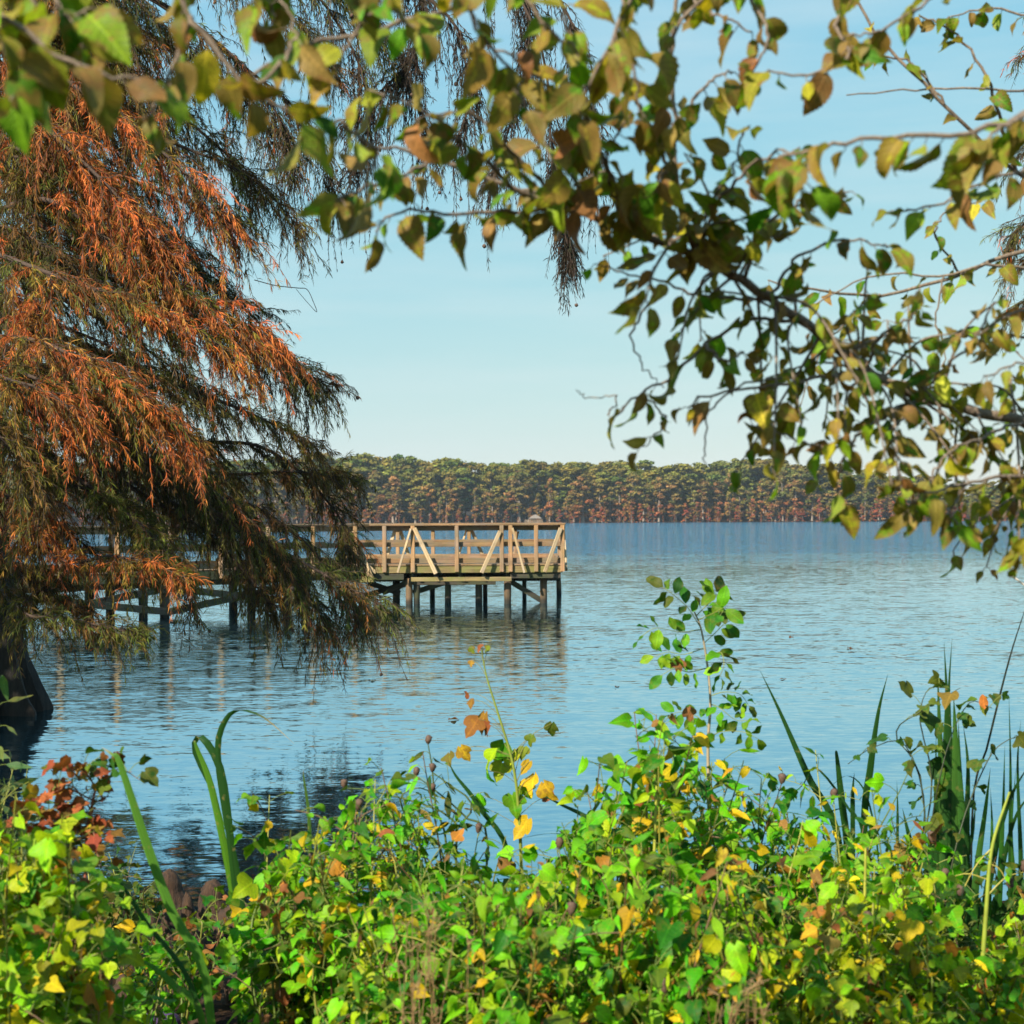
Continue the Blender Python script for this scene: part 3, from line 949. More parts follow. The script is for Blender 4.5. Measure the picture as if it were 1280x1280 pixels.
def cypress_limb(tw, lf, pts, pal, dens=1.0, tl=0.75, r0=0.05, droop=0.5, start=0.1, spread=1.0, bl=0.105, bw=0.0034, step=0.0085, conelist=None, hang=0.0):
    """pts: 3-D control points. twigs into tw, sprays into lf"""
    c = spline(pts, 26)
    n = len(c)
    tube(tw, c, np.linspace(r0 * 0.7, max(0.005, r0 * 0.08), n), 6)
    seg = np.linalg.norm(np.diff(c, axis=0), axis=1).sum()
    nt = int(seg * 25 * dens)
    tg = nrm(np.gradient(c, axis=0))
    for k in range(nt):
        u = start + (1 - start) * rng.random() ** 0.85
        rp = rng.random()
        pal_ = pal
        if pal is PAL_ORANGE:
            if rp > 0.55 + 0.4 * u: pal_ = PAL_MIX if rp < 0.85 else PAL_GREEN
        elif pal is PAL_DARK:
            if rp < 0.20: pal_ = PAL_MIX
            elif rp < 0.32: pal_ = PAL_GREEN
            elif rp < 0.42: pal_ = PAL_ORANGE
        i = min(n - 1, int(u * (n - 1)))
        base, t = c[i], tg[i]
        lat = rng.normal(0, 1, 3)
        lat[2] *= 0.45
        lat = nrm(lat - t * (lat @ t))
        d = nrm(t * (0.35 + 0.75 * rng.random()) + lat * spread * (0.4 + 0.9 * rng.random()) + np.array([0, 0, -hang]))
        L = tl * (0.3 + 0.95 * rng.random()) * (1.0 - 0.45 * u)
        drp = droop * (0.35 + 1.2 * rng.random())
        m = 7
        ss = np.linspace(0, 1, m)
        path = base + d[None] * (L * ss)[:, None] + np.array([0, 0, -drp])[None] * (L * ss ** 2)[:, None]
        path[1:] += rng.normal(0, 0.012, (m - 1, 3))
        tube(tw, path, np.linspace(0.0055, 0.0018, m), 3)
        nb = max(4, int(L / step))
        v = np.sort(0.12 + 0.88 * rng.random(nb))
        f = v * (m - 1)
        a = np.minimum(f.astype(int), m - 2)
        pos = path[a] + (path[a + 1] - path[a]) * (f - a)[:, None]
        td = nrm(path[a + 1] - path[a])
        dr = td * 0.85 + rng.normal(0, 0.5, (nb, 3)) + np.array([0, 0, -0.42])
        tone = pick(pal_, 1, 0.32)[0]
        cols = np.clip(0.65 * tone + 0.35 * pick(pal_, nb, 0.2), 0.005, 0.9) * (1 + 0.2 * rng.standard_normal((nb, 1)))
        ln = bl * (0.6 + 0.8 * rng.random(nb)) * (1.15 - 0.5 * v)
        branchlets(lf, pos, dr, ln, bw * (0.7 + 0.7 * rng.random(nb)), np.clip(cols, 0.004, 0.9))
        if conelist is not None and rng.random() < 0.03:
            conelist.append(path[-1] + [0, 0, -0.02])


def ball(mb, c, r, seed=0):
    th, ph = np.linspace(0, 2 * math.pi, 8, endpoint=False), np.linspace(0.0, math.pi, 6)
    V = np.array([[math.sin(p) * math.cos(t), math.sin(p) * math.sin(t), math.cos(p)] for p in ph for t in th])
    V = c + V * r * (1 + 0.08 * rng.standard_normal((len(V), 1)))
    Q = [[i * 8 + j, i * 8 + 8 + j, i * 8 + 8 + (j + 1) % 8, i * 8 + (j + 1) % 8] for i in range(5) for j in range(8)]
    mb.add(V, Q)


# the big one on the left
TX, TY = -5.78, 17.2
cyp = thing('bald_cypress', (TX, TY, -0.3), 'large bald cypress with rusty orange feathery foliage and a flared trunk standing in the water', 'tree')
org = np.array([TX, TY, -0.3])
mb = MB()
nz_, ns_ = 40, 48
zz = np.concatenate([np.linspace(-0.5, 2.2, 26), np.linspace(2.5, 15, 14)])
th = np.linspace(0, 2 * math.pi, ns_, endpoint=False)
prof = 0.30 + 0.62 * np.exp(-np.clip(zz, 0, None) / 0.75) - 0.016 * np.clip(zz, 0, None)
flu = (np.abs(np.sin(th * 4.5 + 0.6)) * 0.6 + 0.4 * np.abs(np.sin(th * 7 + 2)))
amp_ = 0.62 * np.exp(-np.clip(zz, 0, None) / 1.0)
RR = prof[:, None] * (1 - amp_[:, None] * (1 - flu[None, :])) * (1 + 0.015 * rng.standard_normal((nz_, ns_)))
Vt = np.stack([TX + 0.05 * np.sin(zz * 0.6)[:, None] + RR * np.cos(th)[None], TY + RR * np.sin(th)[None], np.repeat(zz[:, None], ns_, 1)], -1).reshape(-1, 3)
i = np.arange(nz_ - 1)[:, None] * ns_
j = np.arange(ns_)[None]
Qt = np.stack([i + j, i + (j + 1) % ns_, i + ns_ + (j + 1) % ns_, i + ns_ + j], -1).reshape(-1, 4)
mb.add(Vt, Qt)
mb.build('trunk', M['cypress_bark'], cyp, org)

tw, lf = MB(), MB()
cones = []


def limb(px_pts, pal, **kw):
    cypress_limb(tw, lf, [P(*q) for q in px_pts], pal, conelist=cones, **kw)


T0 = lambda z, d=17.1: (640 + TX / d * F, 648 - (z - CAM_Z) / d * F, d)
# sunlit orange boughs on the near side
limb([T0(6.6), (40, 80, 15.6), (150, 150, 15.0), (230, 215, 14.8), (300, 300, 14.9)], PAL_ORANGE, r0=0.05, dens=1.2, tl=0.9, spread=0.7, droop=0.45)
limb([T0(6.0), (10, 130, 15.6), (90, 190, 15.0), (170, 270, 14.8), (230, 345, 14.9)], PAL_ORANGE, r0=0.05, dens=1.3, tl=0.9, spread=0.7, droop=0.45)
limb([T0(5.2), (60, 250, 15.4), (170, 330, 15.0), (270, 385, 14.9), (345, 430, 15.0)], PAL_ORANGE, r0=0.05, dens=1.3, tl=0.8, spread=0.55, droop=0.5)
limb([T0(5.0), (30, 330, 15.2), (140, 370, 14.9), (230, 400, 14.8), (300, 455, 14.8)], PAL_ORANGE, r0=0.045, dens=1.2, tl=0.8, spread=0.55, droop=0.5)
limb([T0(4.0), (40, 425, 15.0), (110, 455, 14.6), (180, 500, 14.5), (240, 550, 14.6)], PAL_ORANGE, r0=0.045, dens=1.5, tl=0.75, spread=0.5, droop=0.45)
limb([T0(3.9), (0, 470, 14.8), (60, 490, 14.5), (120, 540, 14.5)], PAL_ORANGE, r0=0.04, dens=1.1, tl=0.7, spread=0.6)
limb([T0(3.4), (-20, 520, 14.8), (20, 570, 14.6), (60, 620, 14.6)], PAL_MIX, r0=0.04, dens=1.1, tl=0.7)
# mixed and shaded boughs
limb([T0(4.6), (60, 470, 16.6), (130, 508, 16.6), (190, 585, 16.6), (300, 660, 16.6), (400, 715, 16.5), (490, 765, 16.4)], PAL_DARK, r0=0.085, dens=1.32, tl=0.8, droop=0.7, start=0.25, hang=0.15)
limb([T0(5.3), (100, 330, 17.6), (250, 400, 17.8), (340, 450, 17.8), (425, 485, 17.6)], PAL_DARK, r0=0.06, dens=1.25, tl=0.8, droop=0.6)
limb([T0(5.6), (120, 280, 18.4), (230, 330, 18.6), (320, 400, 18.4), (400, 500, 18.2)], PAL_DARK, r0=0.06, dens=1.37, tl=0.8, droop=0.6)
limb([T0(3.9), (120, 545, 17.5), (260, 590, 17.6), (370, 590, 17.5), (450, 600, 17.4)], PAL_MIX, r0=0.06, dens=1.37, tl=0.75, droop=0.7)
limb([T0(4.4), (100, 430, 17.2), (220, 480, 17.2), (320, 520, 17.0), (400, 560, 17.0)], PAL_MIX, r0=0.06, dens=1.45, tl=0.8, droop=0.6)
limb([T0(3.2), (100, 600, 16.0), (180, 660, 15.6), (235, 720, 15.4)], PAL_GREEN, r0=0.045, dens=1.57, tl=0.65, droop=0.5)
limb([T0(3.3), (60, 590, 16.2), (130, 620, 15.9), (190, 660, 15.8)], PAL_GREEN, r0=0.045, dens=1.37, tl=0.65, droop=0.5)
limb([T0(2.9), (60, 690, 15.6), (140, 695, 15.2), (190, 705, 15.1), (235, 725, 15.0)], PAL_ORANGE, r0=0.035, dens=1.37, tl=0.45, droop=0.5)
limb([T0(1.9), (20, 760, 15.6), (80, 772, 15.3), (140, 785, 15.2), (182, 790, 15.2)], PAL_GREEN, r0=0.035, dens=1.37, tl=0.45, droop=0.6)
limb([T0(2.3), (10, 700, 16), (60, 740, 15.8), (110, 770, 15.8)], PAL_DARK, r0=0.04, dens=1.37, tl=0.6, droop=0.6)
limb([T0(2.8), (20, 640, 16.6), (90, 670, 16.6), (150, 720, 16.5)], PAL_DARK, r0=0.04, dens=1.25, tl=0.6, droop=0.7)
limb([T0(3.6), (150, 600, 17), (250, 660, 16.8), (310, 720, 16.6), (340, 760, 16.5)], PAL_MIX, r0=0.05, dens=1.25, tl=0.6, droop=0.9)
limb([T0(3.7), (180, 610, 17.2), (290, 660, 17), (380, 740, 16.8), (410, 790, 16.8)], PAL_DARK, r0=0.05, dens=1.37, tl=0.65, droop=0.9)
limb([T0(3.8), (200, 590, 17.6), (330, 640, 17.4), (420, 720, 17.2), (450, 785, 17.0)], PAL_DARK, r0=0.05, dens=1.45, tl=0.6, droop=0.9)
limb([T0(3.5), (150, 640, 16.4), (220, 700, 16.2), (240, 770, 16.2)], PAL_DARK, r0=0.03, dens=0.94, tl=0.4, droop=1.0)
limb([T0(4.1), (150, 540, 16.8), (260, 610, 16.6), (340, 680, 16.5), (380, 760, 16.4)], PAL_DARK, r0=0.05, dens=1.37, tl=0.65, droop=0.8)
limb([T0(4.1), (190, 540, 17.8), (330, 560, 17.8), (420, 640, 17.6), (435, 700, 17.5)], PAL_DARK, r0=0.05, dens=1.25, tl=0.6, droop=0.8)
# upper crown
limb([T0(7.6), (60, -20, 17.2), (180, 40, 17.4), (290, 110, 17.6), (370, 210, 17.6)], PAL_DARK, r0=0.06, dens=1.5, tl=0.8, droop=0.7)
limb([T0(7.0), (70, 60, 17.8), (190, 120, 18), (280, 190, 18), (330, 250, 18)], PAL_GREEN, r0=0.06, dens=1.4, tl=0.8, droop=0.7)
limb([T0(8.2), (80, -80, 17.4), (240, -40, 17.6), (360, 20, 17.8), (430, 110, 17.8)], PAL_DARK, r0=0.06, dens=1.4, tl=0.75, droop=0.8)
limb([T0(8.4), (120, -120, 16.6), (300, -60, 16.4), (420, -10, 16.4), (470, 60, 16.4)], PAL_GREEN, r0=0.055, dens=1.2, tl=0.7, droop=0.8)
limb([T0(6.8), (90, 120, 17.2), (220, 180, 17.2), (310, 220, 17.0), (380, 290, 17.0)], PAL_MIX, r0=0.05, dens=1.2, tl=0.75, droop=0.8)
limb([T0(6.2), (80, 200, 18.0), (200, 240, 18.2), (300, 280, 18.2)], PAL_MIX, r0=0.05, dens=1.4, tl=0.8, droop=0.7)
limb([T0(7.3), (0, 0, 16), (90, 40, 15.6), (160, 90, 15.4), (210, 140, 15.4)], PAL_MIX, r0=0.05, dens=1.3, tl=0.8, droop=0.6)
limb([T0(7.9), (-20, -60, 16), (60, 0, 15.6), (110, 60, 15.4)], PAL_ORANGE, r0=0.05, dens=1.2, tl=0.8, droop=0.6)
for z, d in ((5.9, 18.5), (5.0, 18.6), (4.4, 18.4), (3.9, 18.3), (6.6, 18.8)):
    py = 648 - (z - CAM_Z) / d * F
    limb([T0(z + 0.5), (20, py + 10, d), (110, py + 60, d), (210, py + 125, d), (280, py + 190, d)], PAL_DARK, r0=0.05, dens=1.3, tl=0.85, droop=0.65)
for k in range(26):
    z = 3.4 + 5.2 * rng.random()
    d = 15.4 + 3.2 * rng.random()
    py = 648 - (z - CAM_Z) / d * F
    reach = np.interp(py, [-200, 150, 400, 520, 640], [330, 270, 290, 330, 200]) * (0.35 + 0.55 * rng.random())
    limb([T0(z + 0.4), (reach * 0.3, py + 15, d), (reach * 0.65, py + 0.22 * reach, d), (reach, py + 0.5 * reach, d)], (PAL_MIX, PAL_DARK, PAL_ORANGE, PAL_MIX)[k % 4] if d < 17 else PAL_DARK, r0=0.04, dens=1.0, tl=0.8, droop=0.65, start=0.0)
for k in range(9):
    z = 1.5 + 5.5 * k / 8
    limb([T0(z + 0.2, 16.6), (60 - 20 * (k % 3), 648 - (z - CAM_Z) / 16 * F, 16.0), (20 + 25 * (k % 3), 690 - (z - CAM_Z) / 15.6 * F, 15.5)], (PAL_MIX, PAL_ORANGE, PAL_DARK)[k % 3], r0=0.03, dens=1.6, tl=0.8, droop=0.8, start=0.0)
# long thin boughs that hang in front of the sky
kw = dict(bl=0.080, bw=0.0038, step=0.011, droop=1.1, tl=0.62, hang=0.3, spread=0.85, start=0.4)
limb([T0(9.4), (200, -160, 17), (420, -90, 17), (520, -20, 16.8), (520, 60, 16.8), (480, 110, 16.8), (420, 160, 16.8)], PAL_BARE, r0=0.05, dens=0.9, **kw)
limb([T0(9.4), (250, -170, 16.8), (440, -60, 16.6), (560, 20, 16.6), (590, 110, 16.6), (560, 200, 16.6)], PAL_BARE, r0=0.05, dens=0.75, **kw)
limb([T0(9.6), (300, -180, 16.4), (500, -120, 16.2), (640, -20, 16.2), (660, 60, 16.2), (640, 150, 16.2), (610, 230, 16.2)], PAL_BARE, r0=0.045, dens=0.8, **kw)
limb([T0(9.8), (350, -200, 16.6), (560, -140, 16.4), (700, 0, 16.4), (730, 120, 16.4), (750, 230, 16.4)], PAL_BARE, r0=0.045, dens=0.75, **kw)
limb([T0(9.8), (350, -210, 16.3), (560, -120, 16.1), (670, 40, 16.0), (690, 190, 16.0), (705, 280, 16.0), (712, 330, 16.0)], PAL_BARE, r0=0.035, dens=0.8, **{**kw, 'tl': 0.4, 'start': 0.6})
limb([T0(9.0), (150, -130, 17.8), (340, -60, 17.8), (440, 60, 17.8), (460, 160, 17.8), (440, 220, 17.8)], PAL_BARE, r0=0.045, dens=0.9, **kw)
limb([T0(9.2), (200, -150, 17.2), (380, -70, 17.4), (480, 40, 17.4), (520, 130, 17.4), (535, 190, 17.4)], PAL_BARE, r0=0.045, dens=0.8, **kw)
limb([T0(8.0), (150, -20, 17), (280, 60, 17.2), (350, 150, 17.2), (370, 230, 17.2)], PAL_DARK, r0=0.045, dens=1.3, **{**kw, 'step': 0.016})
limb([T0(8.0), (150, -20, 17.6), (300, 80, 17.8), (390, 160, 17.8), (420, 250, 17.8)], PAL_DARK, r0=0.045, dens=1.2, **{**kw, 'step': 0.016})
# crown beyond the frame, up and to the left
for k in range(16):
    z = 5.5 + 8 * rng.random()
    an = math.pi * (0.5 + rng.random())
    Lb = 2.5 + 1.5 * rng.random()
    s0 = np.array([TX, TY, z])
    dv = np.array([math.cos(an), math.sin(an), 0])
    cypress_limb(tw, lf, [s0, s0 + dv * Lb * 0.4 + [0, 0, 0.1], s0 + dv * Lb * 0.75 + [0, 0, -0.15], s0 + dv * Lb + [0, 0, -0.6]], PAL_MIX, dens=0.8, r0=0.06, tl=0.9, step=0.022, bw=0.009)
# bare curled twig at the right side of the crown
q = spline([P(318, 350, 17.8), P(345, 357, 17.6), P(372, 360, 17.5), P(384, 362, 17.5), P(392, 378, 17.5), P(396, 390, 17.5), P(386, 380, 17.5), P(374, 366, 17.5), P(370, 361, 17.5)], 40)
tube(tw, q, np.linspace(0.006, 0.003, 40), 4)
tw.build('branch', M['cypress_twig'], cyp, org)
lf.build('foliage', M['needles'], cyp, org, smooth=False)
mb = MB()
for c in cones[:260]:
    ball(mb, c, 0.017 + 0.006 * rng.random())
o = mb.build('cones', M['cone'], cyp, org)
tag(o, kind='stuff')

# its neighbour just past the right edge of the picture
T2 = P(1560, 640, 17.0)
T2[2] = -0.3
cyp2 = thing('bald_cypress', T2, 'dark bald cypress whose drooping sprays reach in at the right edge of the picture', 'tree')
mb = MB()
zz = np.linspace(-0.3, 12, 24)
tube(mb, np.stack([T2[0] + 0 * zz, T2[1] + 0 * zz, zz], 1), 0.24 + 0.5 * np.exp(-np.clip(zz, 0, None) / 0.7) - 0.012 * np.clip(zz, 0, None), 20, wob=0.02)
mb.build('trunk', M['cypress_bark'], cyp2, T2)
tw, lf = MB(), MB()
for (za, pts) in ((6.5, [(1420, 90, 17), (1330, 130, 17), (1275, 200, 17)]), (5.8, [(1420, 190, 16.6), (1320, 250, 16.5), (1255, 300, 16.5)]), (5.0, [(1430, 290, 17.2), (1330, 340, 17.2), (1265, 400, 17.2)]), (7.6, [(1420, -20, 17), (1330, 10, 17), (1280, 80, 17)]), (5.4, [(1420, 240, 17.6), (1330, 280, 17.6), (1270, 340, 17.6)])):
    cypress_limb(tw, lf, [np.array([T2[0], T2[1], za + 0.4])] + [P(*p) for p in pts], PAL_DARK, dens=1.3, tl=0.6, r0=0.05, droop=0.8)
for k in range(10):
    z = 5 + 6 * rng.random()
    an = rng.random() * 3.14 - 1.57
    s0 = np.array([T2[0], T2[1], z])
    dv = np.array([math.cos(an), math.sin(an), 0]) * (2 + rng.random())
    cypress_limb(tw, lf, [s0, s0 + dv * 0.5, s0 + dv + [0, 0, -0.5]], PAL_MIX, dens=0.8, r0=0.05, tl=0.8, step=0.022, bw=0.009)
tw.build('branch', M['cypress_twig'], cyp2, T2)
lf.build('foliage', M['needles'], cyp2, T2, smooth=False)

# ------------------------------------------------------------------ overhanging broadleaf tree
OT = np.array([2.15, 3.0, gz(2.15, 3.0) - 0.05])
over = thing('overhanging_tree', OT, 'broadleaf tree with olive and browning serrated leaves reaching overhead from the right', 'tree')
mb = MB()
trunk_pts = spline([OT, OT + [0.05, -0.05, 0.9], OT + [0.0, -0.15, 1.8], OT + [-0.1, -0.35, 2.8], OT + [-0.2, -0.5, 3.8]], 24)
tube(mb, trunk_pts, np.linspace(0.085, 0.035, 24), 14, wob=0.03)
mb.build('trunk', M['branch'], over, OT)
br, lv = MB(), MB()
PAL_OVER = [(5, (0.25, 0.26, 0.020)), (5, (0.17, 0.29, 0.012)), (3.0, (0.08, 0.205, 0.014)), (2.2, (0.28, 0.20, 0.05)), (2, (0.36, 0.32, 0.02)), (0.8, (0.32, 0.14, 0.05))]


def leaf_along(path, spacing, size, pal, start=0.15, face=0.5, kind='serrate'):
    """leaves set alternately along a twig, hanging from short stalks"""
    seg = np.linalg.norm(np.diff(path, axis=0), axis=1)
    cum = np.concatenate([[0], np.cumsum(seg)])
    s = np.arange(start * cum[-1], cum[-1], spacing)
    if len(s) == 0: return
    s = np.append(s, cum[-1])
    s = np.clip(s + rng.normal(0, spacing * 0.25, len(s)), 0, cum[-1])
    pos = np.stack([np.interp(s, cum, path[:, k]) for k in range(3)], 1)
    tg = nrm(np.stack([np.interp(s, cum, np.gradient(path, axis=0)[:, k]) for k in range(3)], 1))
    n = len(s)
    sd = nrm(np.cross(tg, np.array([0, 0, 1.0]))) * np.where(np.arange(n) % 2 == 0, 1, -1)[:, None]
    d = nrm(tg * 0.55 + sd * 0.65 + np.array([0, 0, -0.75]) + rng.normal(0, 0.42, (n, 3)))
    st = 0.10 * size * 2
    p2 = pos + d * st + np.array([0, 0, 0.15 * st])
    for a_, b_ in zip(pos, p2):
        tube(br, [a_, (a_ + b_) / 2 + [0, 0, 0.003], b_], 0.0009, 3)
    nm = nrm(rng.normal(0, 0.75, (n, 3)) + np.array([0, -face, 0.45]) + 0.35 * sun_dir)
    put_leaves(lv, kind, p2, d, nm, 0.86 * size * (0.45 + 0.8 * rng.random(n)), pick(pal, n, 0.22), 0.85 + 0.4 * rng.random(n))


def twig(px_pts, r0, r1, spacing=0.032, size=0.075, start=0.1, pal=PAL_OVER, n=22, face=0.5):
    path = spline([P(*q) for q in px_pts], n)
    path[1:-1] += rng.normal(0, 0.0022, (n - 2, 3))
    tube(br, path, np.linspace(r0, r1, n), 6)
    if spacing: leaf_along(path, spacing * 0.70, size * 0.93, pal, start, face)
    return path


main = spline([trunk_pts[16], P(1420, 545, 2.8), P(1280, 527, 2.75), P(1150, 495, 2.7), P(1080, 460, 2.62), P(1000, 400, 2.56), P(930, 352, 2.5), P(870, 320, 2.45), P(800, 292, 2.4), P(720, 265, 2.35), P(640, 236, 2.3), P(545, 200, 2.28), P(470, 180, 2.25)], 70)
main[2:] += rng.normal(0, 0.0025, (68, 3))
tube(br, main, np.interp(np.arange(70), [0, 12, 40, 69], [0.018, 0.0092, 0.0066, 0.0020]), 9, wob=0.04)
g = 0.0042
